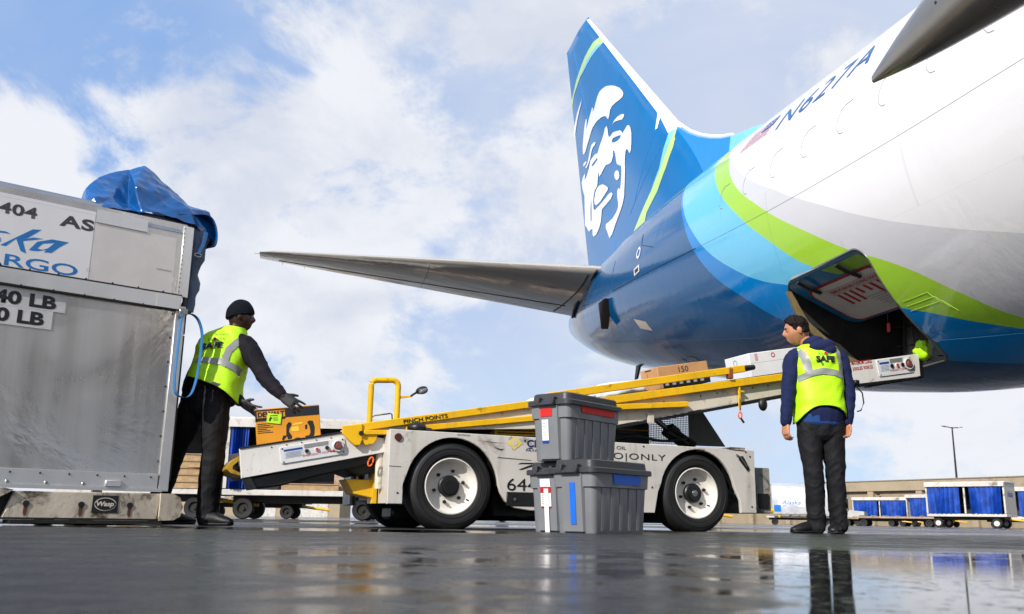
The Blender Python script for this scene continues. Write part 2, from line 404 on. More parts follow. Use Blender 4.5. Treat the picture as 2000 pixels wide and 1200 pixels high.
# livery outlines on the fin, metres (aft of nose, height)
FIN={'hair':[(29.998,9.627),(29.783,9.606),(29.529,9.546),(29.193,9.407),(28.92,9.265),(28.654,9.092),(28.476,8.94),(28.401,8.837),(28.447,8.784),(28.606,8.79),(28.865,8.834),(29.071,8.852),(29.189,8.811),(29.235,8.703),(29.31,8.66),(29.389,8.712),(29.469,8.794),(29.603,8.86),(29.797,8.92),(30.057,8.974),(30.301,9.002),(30.525,9.001),(30.695,8.957),(30.874,8.869),(31.098,8.779),(31.293,8.693),(31.449,8.682),(31.557,8.773),(31.553,8.95),(31.465,9.12),(31.371,9.287),(31.261,9.427),(31.146,9.488),(31.066,9.415),(31.102,9.319),(31.169,9.208),(30.908,9.344),(30.733,9.432),(30.565,9.512),(30.491,9.45),(30.519,9.372),(30.379,9.417),(30.255,9.505),(30.138,9.586)],'lock':[(31.539,10.167),(31.622,10.086),(31.829,9.989),(32.097,9.837),(32.35,9.615),(32.415,9.485),(32.502,9.719),(32.357,9.894),(32.073,10.042),(31.817,10.119)],'brow':[(29.038,8.404),(28.885,8.446),(28.655,8.436),(28.436,8.383),(28.285,8.316),(28.3,8.262),(28.403,8.25),(28.603,8.318),(28.835,8.391),(28.97,8.408)],'face':[(29.415,8.543),(29.346,8.427),(29.31,8.292),(29.258,8.211),(29.127,8.189),(28.975,8.2),(28.779,8.142),(28.499,8.046),(28.384,7.964),(28.368,7.917),(28.19,7.946),(28.09,7.976),(27.988,7.942),(27.901,7.854),(27.828,7.696),(27.812,7.501),(27.831,7.336),(27.883,7.287),(27.947,7.336),(28.001,7.405),(28.08,7.456),(28.144,7.431),(28.173,7.348),(28.185,7.243),(28.176,6.972),(28.214,6.673),(28.243,6.497),(28.37,6.355),(28.524,6.266),(28.683,6.193),(28.903,6.091),(29.133,5.972),(29.336,5.938),(29.416,6.027),(29.522,6.158),(29.621,6.255),(29.596,6.337),(29.333,6.309),(29.051,6.298),(28.805,6.336),(28.67,6.394),(28.64,6.478),(28.699,6.626),(28.702,6.77),(28.623,6.814),(28.501,6.738),(28.449,6.838),(28.404,7.059),(28.416,7.222),(28.584,7.303),(28.721,7.389),(28.754,7.482),(28.826,7.658),(28.901,7.762),(28.967,7.764),(28.953,7.66),(29.06,7.586),(29.087,7.574),(29.249,7.587),(29.498,7.659),(29.703,7.637),(29.918,7.6),(30.074,7.607),(30.094,7.753),(30.169,7.626),(30.249,7.448),(30.485,7.429),(30.598,7.329),(30.646,7.206),(30.631,7.026),(30.498,6.964),(30.133,6.942),(29.696,6.926),(29.342,6.934),(29.12,6.896),(29.026,6.822),(29.184,6.764),(29.529,6.768),(29.893,6.776),(29.97,6.633),(30.012,6.529),(30.185,6.433),(30.462,6.367),(30.704,6.394),(30.803,6.472),(30.8,6.611),(31.002,6.648),(31.154,6.652),(31.331,6.788),(31.551,6.949),(31.534,7.242),(31.511,7.654),(31.707,7.909),(31.766,8.098),(31.63,8.178),(31.388,8.187),(31.358,8.111),(31.484,8.049),(31.21,8.055),(30.977,8.147),(30.897,8.225),(30.819,8.285),(30.645,8.285),(30.41,8.271),(30.157,8.204),(29.995,8.304),(29.812,8.367),(29.665,8.444),(29.55,8.55)],'eyeR':[(29.051,8.031),(28.974,8.066),(28.777,8.016),(28.587,7.961),(28.458,7.922),(28.469,7.87),(28.631,7.873),(28.825,7.912),(29.0,7.98)],'eyeL':[(30.728,8.132),(30.556,8.127),(30.324,8.114),(30.227,8.118),(30.181,8.047),(30.329,8.054),(30.495,8.049),(30.629,8.075)],'slit':[(30.829,7.358),(30.929,7.127),(30.94,6.848),(30.87,6.817),(30.837,7.096)],'lip':[(29.786,7.32),(29.555,7.202),(29.36,7.089),(29.421,7.045),(29.688,7.024),(29.999,6.998),(30.323,7.025),(30.519,7.092),(30.575,7.216),(30.459,7.35),(30.285,7.409),(30.06,7.395)],'cheek':[(28.54,7.062),(28.565,7.017),(28.629,7.001),(28.717,7.019),(28.804,7.067),(28.868,7.131),(28.89,7.194),(28.864,7.239),(28.798,7.255),(28.71,7.236),(28.624,7.188),(28.562,7.125)],'lid':[(30.485,8.605),(30.326,8.539),(30.362,8.491),(30.559,8.51),(30.698,8.469),(30.813,8.353),(30.963,8.287),(31.226,8.253),(31.335,8.314),(31.104,8.343),(30.986,8.422),(30.832,8.541),(30.72,8.622)],'temple':[(31.28,8.458),(31.174,8.389),(31.366,8.381),(31.573,8.435),(31.512,8.476)],'greenL':[(30.155,11.146),(30.595,11.218),(31.227,11.153),(32.092,10.956),(32.755,10.624),(32.698,10.418),(32.372,10.68),(31.64,10.846),(30.949,10.979),(30.352,11.004),(29.941,10.873)],'lbL':[(29.941,10.873),(30.352,11.004),(30.949,10.979),(31.64,10.846),(31.366,10.823),(30.689,10.873),(30.231,10.868)],'greenR':[(25.927,7.092),(25.956,6.99),(26.085,6.702),(26.318,6.373),(26.732,6.064),(27.233,5.811),(27.745,5.543),(27.12,5.477),(26.943,5.715),(26.423,5.954),(26.089,6.287),(25.886,6.622),(25.868,7.001)],'lbR':[(26.101,7.181),(26.148,6.939),(26.245,6.723),(26.365,6.391),(26.732,6.064),(26.318,6.373),(26.085,6.702),(25.956,6.99),(25.927,7.092)],'lick':[(26.814,7.89),(26.692,7.561),(26.691,7.294),(26.608,7.281),(26.575,7.511),(26.605,7.708)],'LE':[(31.307,12.253),(30.962,12.072),(27.977,9.147),(25.923,7.161),(26.018,7.15),(28.28,9.347),(31.18,12.097)]}

# ------------------------------------------------------------------ aeroplane (local x = metres aft of the nose minus 25, y = starboard, z = up)
PHD = 0.229247862
AR = 25.0
TAB = [(2.0,1.30,4.60,1.75,3.3),(4.0,1.72,5.00,1.42,3.36),(6.0,1.84,5.06,1.34,3.36),(17.0,1.84,5.06,1.28,3.36),(19.0,1.83,5.11,1.35,3.40),(20.5,1.80,5.17,1.52,3.48),(22.0,1.74,5.22,1.77,3.60),(24.0,1.62,5.27,2.15,3.78),(26.0,1.44,5.28,2.55,3.96),(28.0,1.18,5.26,2.97,4.14),(29.5,0.92,5.20,3.37,4.28),(31.0,0.57,5.08,3.88,4.44),(31.8,0.35,4.96,4.18,4.53),(32.2,0.20,4.82,4.38,4.60)]
def pchip(x, X, Yv):
    n = len(X); h = [X[i + 1] - X[i] for i in range(n - 1)]; d = [(Yv[i + 1] - Yv[i]) / h[i] for i in range(n - 1)]
    m = [0.0] * n; m[0] = d[0]; m[-1] = d[-1]
    for i in range(1, n - 1):
        if d[i - 1] * d[i] > 0:
            w1 = 2 * h[i] + h[i - 1]; w2 = h[i] + 2 * h[i - 1]; m[i] = (w1 + w2) / (w1 / d[i - 1] + w2 / d[i])
    i = 0
    while i < n - 2 and x > X[i + 1]: i += 1
    t = (x - X[i]) / h[i]
    return (2*t**3-3*t**2+1)*Yv[i]+(t**3-2*t**2+t)*h[i]*m[i]+(-2*t**3+3*t**2)*Yv[i+1]+(t**3-t**2)*h[i]*m[i+1]
TX = [r[0] for r in TAB]; TC = [[r[k] for r in TAB] for k in range(1, 5)]
def fus(a, ph, off=0.0):
    """a = metres aft of the nose, ph = degrees round the section from starboard"""
    w, t, b, z0 = (pchip(a, TX, c) for c in TC)
    c, s = math.cos(R(ph)), math.sin(R(ph)); hh = (t - z0) if s >= 0 else (z0 - b)
    return Vector((a - AR, (w + off) * c, z0 + (hh + off) * s))

BND = {  # livery boundaries: angle round the body -> metres aft
 'white': [(-90,13.0),(-55,15.4),(-36.7,16.8),(-29.5,17.42),(-20.1,18.2),(-11.2,18.85),(-1.7,19.53),(9.9,20.21),(25.6,20.9),(40,21.4),(90,22.6)],
 'grey': [(-90,15.5),(-70,16.7),(-55.75,17.36),(-43.2,17.75),(-33.9,18.11),(-24.6,18.69),(-16.9,19.13),(-6,19.78),(5,20.33),(17.2,20.76),(28.8,21.08),(42,21.45),(90,22.7)],
 'green': [(-90,15.7),(-72,16.85),(-58.9,17.47),(-53.1,17.83),(-48,18.15),(-42.6,18.53),(-28,19.16),(-23,19.46),(-14,19.89),(-4.2,20.36),(9.6,20.9),(24.7,21.38),(34.7,21.67),(60,22.5),(90,23.2)],
 'light': [(-90,15.7),(-72,16.85),(-58.9,17.47),(-53.1,17.83),(-48,18.15),(-43,18.55),(-36,19.15),(-29.5,19.75),(-25.3,20.27),(-18,20.83),(-8.4,21.38),(6,21.91),(20.7,22.34),(32,22.66),(60,23.5),(90,24.2)],
 'mid': [(-90,15.9),(-75,17.6),(-60,18.95),(-43,20.12),(-38.4,20.38),(-28.3,20.86),(-19.6,21.3),(-3.75,21.83),(10.4,22.14),(27.7,22.58),(60,23.5),(90,24.2)]}
def fuselage_paint():
    t = NT('airliner_livery'); uv = t.n('ShaderNodeUVMap'); uv.uv_map = 'body'
    sp = t.n('ShaderNodeSeparateXYZ'); t.l(uv.outputs[0], sp.inputs[0])
    u, v = sp.outputs[0], sp.outputs[1]
    col = srgb('#00558a')
    def below(key):
        fc = t.n('ShaderNodeFloatCurve'); t.l(u, fc.inputs['Value'])
        cv = fc.mapping.curves[0]; pts = [((p + 90) / 180, a / 40) for p, a in BND[key]]
        cv.points[0].location = pts[0]; cv.points[1].location = pts[-1]
        for p in pts[1:-1]: cv.points.new(*p)
        for p in cv.points: p.handle_type = 'AUTO_CLAMPED'
        fc.mapping.update()
        return t.math('LESS_THAN', v, fc.outputs[0])
    for key, c in (('mid', '#0086d2'), ('light', '#6fc6ea'), ('green', '#a8d63c'), ('grey', '#d4d3d6'), ('white', '#eceaea')):
        col = t.mix(below(key), col, srgb(c))
    br = t.n('ShaderNodeTexBrick'); mp = t.n('ShaderNodeMapping'); mp.inputs['Scale'].default_value = (1, 1, 1); t.l(uv.outputs[0], mp.inputs[0])
    sw = t.n('ShaderNodeCombineXYZ'); t.l(v, sw.inputs[0]); t.l(u, sw.inputs[1]); t.l(sw.outputs[0], br.inputs['Vector'])
    br.inputs['Scale'].default_value = 1.0; br.inputs['Brick Width'].default_value = 0.055; br.inputs['Row Height'].default_value = 0.125; br.inputs['Mortar Size'].default_value = 0.00035; br.inputs['Mortar Smooth'].default_value = 0.0
    col = t.mix(t.math('MULTIPLY', br.outputs['Fac'], 0.09), col, srgb('#4a4a50'))
    nz = t.noise(1.6, 6, 0.6); st = t.noise(2.5, 6, 0.6, stretch=(0.15, 1.4, 1.4))
    col = t.mix(t.ramp(st, 0.5, 0.85, 0, 0.07), col, srgb('#57534d'))
    t.set(Base_Color=col, Roughness=t.ramp(nz, 0.3, 0.7, 0.08, 0.14), Coat_Weight=0.12, Coat_Roughness=0.015); t.b.inputs['Specular IOR Level'].default_value = 0.36
    wv = t.noise(0.9, 5, 0.62, stretch=(1.5, 1.2, 1.0), dist=0.5); t.bump(wv, 0.20, 0.05)
    return t.m
M_LIV = fuselage_paint()
def stab_mat():
    t = NT('stabiliser_grey'); t.set(Base_Color=srgb('#c4bdb3'), Metallic=0.30, Roughness=0.10, Coat_Weight=.4, Coat_Roughness=.03)
    n1 = t.noise(1.0, 4, 0.6, stretch=(2.4, .35, 1), dist=.8); t.bump(n1, 0.35, 0.05); return t.m
M_HOLD = mat('hold_lining', '#3a3938', 0.38, var=0.4, scale=2.2, bump=0.5, bscale=5)
M_FINB = mat('fin_blue', '#006aa8', 0.12, var=0.05, scale=1.5, coat=0.1, spec=.3)
M_NAVY = mat('tail_blue', '#005a98', 0.10, var=0.05, scale=1.5, coat=0.6)
M_LBLUE = mat('light_blue_paint', '#7fcdf0', 0.14, var=0.03, coat=0.5)
M_MBLUE = mat('mid_blue_paint', '#1c8ad8', 0.12, var=0.03, coat=0.5)
M_GREEN = mat('lime_paint', '#bfe07a', 0.16, var=0.04, coat=0.4)
M_LOGO = mat('logo_white', '#f1f1f2', 0.16, var=0.02, coat=0.4)
M_STAB = stab_mat()
M_LE = mat('polished_edge', '#b9b6b2', 0.18, 0.9, var=0.05, scale=3)
M_FAIR = mat('fairing_grey', '#8c867c', 0.22, 0.35, var=0.08, scale=4, coat=0.3)
M_LINE = mat('panel_gap', '#9b999c', 0.6, var=0.1)
M_LINED = mat('panel_gap_dark', '#23405f', 0.6, var=0.1)
M_REG = mat('registration_blue', '#0d5c9c', 0.3, var=0.06)

plane = thing('aeroplane', 'white airliner with blue tail, green and blue swoosh and an open cargo door', 'aeroplane', (3.31563690, 15.0336178, -0.00525), math.pi / 2 + PHD, scale=1.03)

def make_body():
    st = [2.0 + i * 0.25 for i in range(121)]; st = [a for a in st if a < 32.2] + [32.2]
    bm = bmesh.new(); uvl = bm.loops.layers.uv.new('body'); N = 96
    rings = []
    for a in st: rings.append([bm.verts.new(fus(a, 360.0 * k / N)) for k in range(N)])
    def uvof(a, k):
        ph = 360.0 * k / N; s = math.sin(R(ph)); c = math.cos(R(ph))
        return ((math.degrees(math.atan2(s, abs(c))) + 90) / 180, a / 40)
    for i in range(len(st) - 1):
        for k in range(N):
            f = bm.faces.new((rings[i][k], rings[i + 1][k], rings[i + 1][(k + 1) % N], rings[i][(k + 1) % N])); f.smooth = True
            for lp, (ii, kk) in zip(f.loops, ((i, k), (i + 1, k), (i + 1, k + 1), (i, k + 1))): lp[uvl].uv = uvof(st[ii], kk)
    for ri, rg in ((0, rings[0][::-1]), (-1, rings[-1])):
        f = bm.faces.new(rg)
        for lp in f.loops: lp[uvl].uv = (0.5, st[ri] / 40)
    bmesh.ops.recalc_face_normals(bm, faces=bm.faces)
    me = bpy.data.meshes.new('fuselage'); bm.to_mesh(me); bm.free()
    me.materials.append(M_LIV); me.materials.append(M_HOLD)
    o = bpy.data.objects.new('fuselage', me); COL.objects.link(o)
    # the hold behind the cargo door
    def dr(x0, x1, z0, z1, r): return [(x - AR, z) for x, z in rrect(x0, z0, x1, z1, r, 8)[0]]
    c = MB(); P = dr(18.45, 19.90, 1.53, 2.50, 0.16)
    c.loft([[(x, 2.4, z) for x, z in P], [(x, -0.15, z) for x, z in P]], smooth=False)
    co = c.build('cutter', [M_LIV, M_HOLD], angle=0)
    for p in co.data.polygons: p.material_index = 1
    md = o.modifiers.new('hold', 'BOOLEAN'); md.operation = 'DIFFERENCE'; md.solver = 'EXACT'; md.object = co
    try: md.material_mode = 'TRANSFER'
    except AttributeError: pass
    bake(o, 'fuselage'); bpy.data.objects.remove(co)
    o.data.set_sharp_from_angle(angle=R(30))
    o.parent = plane
    return o
body = make_body()

# --- vertical fin
def fLE(z): return 25.93 + (z - 7.07) * 1.033
def fTE(z): return 31.33 + (z - 5.81) * 0.28
def fyt(a, z):
    c = fTE(z) - fLE(z); x = min(1, max(0, (a - fLE(z)) / c))
    return 5 * .085 * c * (.2969 * math.sqrt(x) - .126 * x - .3516 * x * x + .2843 * x ** 3 - .1036 * x ** 4)
def fin():
    mb = MB(); rings = []
    zs = [4.85] + [5.2 + 0.35 * i for i in range(20)] + [12.2]
    for z in zs:
        le, te = fLE(z), fTE(z); xs = [0.5 * (1 - math.cos(math.pi * i / 24)) for i in range(25)]
        up = [(le + (te - le) * x - AR, fyt(le + (te - le) * x, z), z) for x in xs]
        lo = [(p[0], -p[1], z) for p in up[1:-1]]
        rings.append(up + lo[::-1])
    tip = rings[-1]; rings.append([(p[0] + 0.03 + 0.02 * i / 30, p[1] * 0.45, 12.27 + 0.0 * i) for i, p in enumerate(tip)])
    mb.loft(rings)
    f = mb.build('vertical_fin', M_FINB, plane, 30)
    on = lambda a, z: Vector((a - AR, fyt(a, z) + 0.006, z))
    on2 = lambda a, z: Vector((a - AR, fyt(a, z) + 0.010, z))
    for k, m in (('greenL', M_GREEN), ('greenR', M_GREEN), ('lbL', M_LBLUE), ('lick', M_LOGO)):
        drape('tail_stripe', flat_bm([[FIN[k]]]), on, m, f, 0.25)
    drape('tail_stripe', flat_bm([[FIN['lbR']]]), lambda a, z: Vector((a - AR, fyt(a, z) + 0.009, z)), M_LBLUE, f, 0.25)
    g = flat_bm([[FIN['face'], FIN['eyeR'], FIN['eyeL'], FIN['slit']], [FIN['hair']], [FIN['lock']], [FIN['brow']], [FIN['lip']], [FIN['cheek']], [FIN['lid']], [FIN['temple']]])
    drape('tail_emblem', g, on2, M_LOGO, f, 0.22)
    # bright leading edge wraps both sides
    mb = MB(); rings = []
    for i in range(30):
        z = 7.0 + (12.19 - 7.0) * i / 29; le, te = fLE(z), fTE(z); row = []
        for q in range(-6, 7):
            x = (abs(q) / 6) ** 2 * (0.035 if z > 7.6 else 0.035 + (7.6 - z) * 0.03); a = le + (te - le) * x
            row.append((a - AR - 0.008, (fyt(a, z) + 0.008) * (1 if q > 0 else -1) if q else 0, z))
        rings.append(row)
    mb.loft(rings, wrap=False, cap=False); mb.build('leading_edge', M_LOGO, f, 0)
    # rudder hinge and panel lines
    mb = MB()
    for x0 in (0.66,):
        P = []
        for i in range(24):
            z = 5.6 + i * (11.9 - 5.6) / 23; a = fLE(z) + (fTE(z) - fLE(z)) * x0; P.append((a - AR, fyt(a, z) + 0.001, z))
        mb.tube(P, 0.006, 5)
    for (a0, z0, a1, z1) in ((26.6, 7.35, 27.6, 6.2), (27.9, 6.0, 26.2, 6.9)):
        P = [(a0 + (a1 - a0) * i / 8 - AR, fyt(a0 + (a1 - a0) * i / 8, z0 + (z1 - z0) * i / 8) + 0.001, z0 + (z1 - z0) * i / 8) for i in range(9)]
        mb.tube(P, 0.005, 5)
    mb.build('panel_seams', M_MBLUE, f)
fin()
# dorsal fairing ahead of the fin
def dorsal(name, prof, m):
    mb = MB(); rings = []
    for a, z in prof:
        w = 0.05 + 0.10 * max(0, (a - 22.4) / 3.6); zb = 4.95
        rings.append([(a - AR, w * 2.2, zb), (a - AR, w * 1.15, zb + (z - zb) * 0.6), (a - AR, w * 0.5, z - 0.03), (a - AR, 0, z), (a - AR, -w * 0.5, z - 0.03), (a - AR, -w * 1.15, zb + (z - zb) * 0.6), (a - AR, -w * 2.2, zb)])
    mb.loft(rings); return mb.build(name, m, plane, 40)
dorsal('dorsal_fin', [(23.96, 6.05), (24.3, 6.16), (24.71, 6.33), (25.1, 6.52), (25.51, 6.76), (25.8, 6.97), (26.05, 7.16), (26.6, 7.3)], M_MBLUE)
dorsal('dorsal_fin', [(21.2, 5.22), (21.8, 5.42), (22.5, 5.66), (23.17, 5.88), (23.6, 5.97), (23.955, 6.048)], M_LBLUE)
mb = MB(); mb.tube([(a - AR, 0, z + 0.012) for a, z in [(23.96, 6.05), (24.3, 6.16), (24.71, 6.33), (25.1, 6.52), (25.51, 6.76), (25.8, 6.97), (26.05, 7.16)]], 0.035, 8); mb.build('dorsal_edge', M_LOGO, plane)

# --- tailplanes
def tailplane(sgn, name):
    mb = MB(); rings = []
    LE0, TE0 = Vector((26.75, 0.75, 4.52)), Vector((30.05, 0.60, 4.33)); LE1, TE1 = Vector((30.75, 7.40, 5.47)), Vector((31.60, 7.41, 5.53))
    for i in range(25):
        t = i / 24; le = LE0.lerp(LE1, t); te = TE0.lerp(TE1, t); c = (te - le).length; d = (te - le)
        if i == 24: le = le + d * 0.12; d = d * 0.85; c *= 0.85
        xs = [0.5 * (1 - math.cos(math.pi * k / 16)) for k in range(17)]
        th = 0.11 if i < 24 else 0.05
        y = [5 * th * c * (.2969 * math.sqrt(x) - .126 * x - .3516 * x * x + .2843 * x ** 3 - .1036 * x ** 4) for x in xs]
        up = [le + d * x + Vector((0, 0, yy)) for x, yy in zip(xs, y)]; lo = [le + d * x - Vector((0, 0, yy)) for x, yy in zip(xs, y)][1:-1]
        rings.append([(p.x - AR, p.y * sgn, p.z) for p in up + lo[::-1]])
    mb.loft(rings)
    s = mb.build('tailplane', M_STAB, plane, 30)
    # root seal, hinge line and static wicks
    mb = MB()
    for t in (0.09, 0.5): 
        P = []
        for k in range(15):
            x = 0.04 + 0.9 * k / 14; le = LE0.lerp(LE1, t); te = TE0.lerp(TE1, t); d = te - le; c = d.length
            yy = 5 * .11 * c * (.2969 * math.sqrt(x) - .126 * x - .3516 * x * x + .2843 * x ** 3 - .1036 * x ** 4); p = le + d * x - Vector((0, 0, yy)); P.append((p.x - AR, p.y * sgn, p.z))
        mb.tube(P, 0.016 if t < .2 else 0.005, 5)
    P = []
    for k in range(20):
        t = 0.08 + 0.86 * k / 19; x = 0.70; le = LE0.lerp(LE1, t); te = TE0.lerp(TE1, t); d = te - le; c = d.length
        yy = 5 * .11 * c * (.2969 * math.sqrt(x) - .126 * x - .3516 * x * x + .2843 * x ** 3 - .1036 * x ** 4); p = le + d * x - Vector((0, 0, yy)); P.append((p.x - AR, p.y * sgn, p.z))
    mb.tube(P, 0.012, 5)
    mb.build('hinge_gap', M_DARK, s)
    for t in (0.86, 0.93):
        mb = MB(); p = TE0.lerp(TE1, t); mb.cyl((p.x - AR, p.y * sgn, p.z), (p.x - AR + 0.16, p.y * sgn, p.z), 0.005, 0.003, 5); mb.build('static_wick', M_BLACK, s)
    mb = MB(); mb.cyl((LE1.x - AR + .35, (LE1.y - .02) * sgn, 5.50), (LE1.x - AR + .36, (LE1.y + 0.12) * sgn, 5.51), 0.005, 0.003, 5); mb.build('static_wick', M_BLACK, s)
tailplane(1, 'starboard'); tailplane(-1, 'port')
# black root seal ring
mb = MB(); mb.tube([fus(a, ph, 0.03) for a, ph in ((27.0, 22), (27.4, 18), (28.0, 14), (28.6, 9), (29.2, 3), (29.6, -4))], 0.03, 6); mb.build('root_seal', M_BLACK, plane)

# --- panel lines, plugged windows, ports
def skin_line(pts, r=0.004, seg=5, mbx=None):
    P = []
    for (a0, p0), (a1, p1) in zip(pts, pts[1:]):
        n = max(2, int(max(abs(a1 - a0) / 0.2, abs(p1 - p0) / 4)) + 1)
        for i in range(n): P.append(fus(a0 + (a1 - a0) * i / n, p0 + (p1 - p0) * i / n, 0.0005))
    P.append(fus(*pts[-1], 0.0005)); mbx.tube(P, r, seg)
mb = MB()
skin_line([(6, -5.6), (21.7, -5.6)], 0.0013, mbx=mb)
for i in range(16):
    c = 20.97 - 0.03 - i * 0.625 - 0.12
    pts = [(c - 0.10, 13.6), (c + 0.03, 13.4), (c + 0.09, 12.2), (c + 0.13, 9), (c + 0.13, 6.2), (c + 0.09, 4.6), (c + 0.03, 4.2)]
    skin_line(pts, 0.0034, mbx=mb)

mb.build('panel_lines', M_LINE, plane)
mb = MB()
skin_line([(21.7, -5.6), (25.5, -5.6)], 0.006, mbx=mb); skin_line([(25.5, -5.6), (25.5, 16)], 0.004, mbx=mb); skin_line([(26.3, -20), (26.3, 4)], 0.004, mbx=mb); skin_line([(26.3, 4), (28.0, 8)], 0.004, mbx=mb)
skin_line([(23.3, 6), (23.9, 12), (24.0, 20)], 0.006, mbx=mb); skin_line([(21.0, -45), (27, -40)], 0.004, mbx=mb)
mb.build('panel_lines', M_LINED, plane)
def on_body(name, loops, m, off, parent=plane, step=0.12):
    """loops in (metres aft, degrees)"""
    return drape(name, flat_bm(loops), lambda a, p: fus(a, p * 30.0, off), m, parent, step)
def bp(L): return [(a, p / 30.0) for a, p in L]
# outflow port, ringed hatches, drain mast and inlet
on_body('port_ring', [[bp([(24.0 + .10 * math.cos(t), 8.3 + 3.6 * math.sin(t)) for t in [6.2832 * i / 20 for i in range(20)]]), bp([(24.0 + .06 * math.cos(t), 8.3 + 2.2 * math.sin(t)) for t in [6.2832 * i / 20 for i in range(20)]])]], M_LOGO, 0.006)
on_body('valve_frame', [[bp([(23.92, 0.8), (24.2, -.4), (24.2, -4.2), (23.92, -3.0)]), bp([(23.97, -.3), (24.15, -1.0), (24.15, -3.2), (23.97, -2.4)])]], M_LOGO, 0.006)
on_body('valve_opening', [[bp([(23.97, -.3), (24.15, -1.0), (24.15, -3.2), (23.97, -2.4)])]], M_BLACK, 0.004)
on_body('access_patch', [[bp([(24.30, -29.5), (24.80, -26.5), (24.72, -33.0), (24.24, -35.5)])]], M_CREAM, 0.005)
on_body('access_patch', [[bp([(23.55, -55), (23.80, -54), (23.80, -59), (23.55, -60)])]], M_STEEL, 0.005)
mb = MB(); p = fus(26.0, -12); q = fus(26.15, -20); n = Vector((0, 1, 0))
mb.prism([p + Vector((-.18, -.02, .06)), p + Vector((.14, -.02, .05)), q + Vector((.05, -.02, -.22))], (0.03, 0.13, 0.0), 0.01)
mb.build('air_scoop', M_BLACK, plane)
mb = MB(); p = fus(27.9, -84); mb.prism([p + Vector((-.12, -.02, .05)), p + Vector((.1, -.02, .05)), p + Vector((.2, -.02, -.22)), p + Vector((.08, -.02, -.22))], (0, .04, 0), 0.008); mb.build('drain_mast', M_BLACK, plane)
on_body('drain_port', [[bp([(16.85 + .075 * math.cos(t), -50.5 + 2.2 * math.sin(t)) for t in [6.2832 * i / 18 for i in range(18)]])]], M_GREYP, 0.004)
on_body('drain_port', [[bp([(16.85 + .05 * math.cos(t), -50.5 + 1.45 * math.sin(t)) for t in [6.2832 * i / 18 for i in range(18)]])]], M_BLACK, 0.007)
# registration and flag
def reg():
    bm = text_fit('N627A', 1.70, 1.0, shear=0.28, bold=-0.002, spacing=1.15)
    for v in bm.verts: v.co = Vector((19.86 - v.co.x, (26.0 + v.co.y * 8.6) / 30.0, 0))
    o = drape('registration', bm, lambda a, p: fus(a, p * 30, 0.006), M_REG, plane, 0.12)
    mR = mat('flag_red', '#c07080', 0.4); mB = mat('flag_blue', '#5a66a4', 0.4)
    W_, H_ = 0.66, 8.5
    def at(x, y): return (20.76 - x - 0.10 * y, (28.2 + y * H_) / 30)
    for k in range(7):
        y0, y1 = k * 2 / 13, (k * 2 + .7) / 13; x1 = W_ if k < 3 else W_ * 0.52
        drape('flag_stripe', flat_bm([[[at(0, y0), at(x1, y0), at(x1, y1), at(0, y1)]]]), lambda a, p: fus(a, p * 30, 0.006), mR, plane, 0.12)
    drape('flag_canton', flat_bm([[[at(W_ * .55, 6 / 13), at(W_, 6 / 13), at(W_, 1), at(W_ * .55, 1)]]]), lambda a, p: fus(a, p * 30, 0.006), mB, plane, 0.12)
    for i in range(4):
        for j in range(3):
            x = W_ * (.60 + .1 * i); y = (7.2 + 2 * j) / 13
            drape('flag_star', flat_bm([[[at(x, y), at(x + .03, y), at(x + .03, y + .05), at(x, y + .05)]]]), lambda a, p: fus(a, p * 30, 0.009), M_LOGO, plane)
reg()
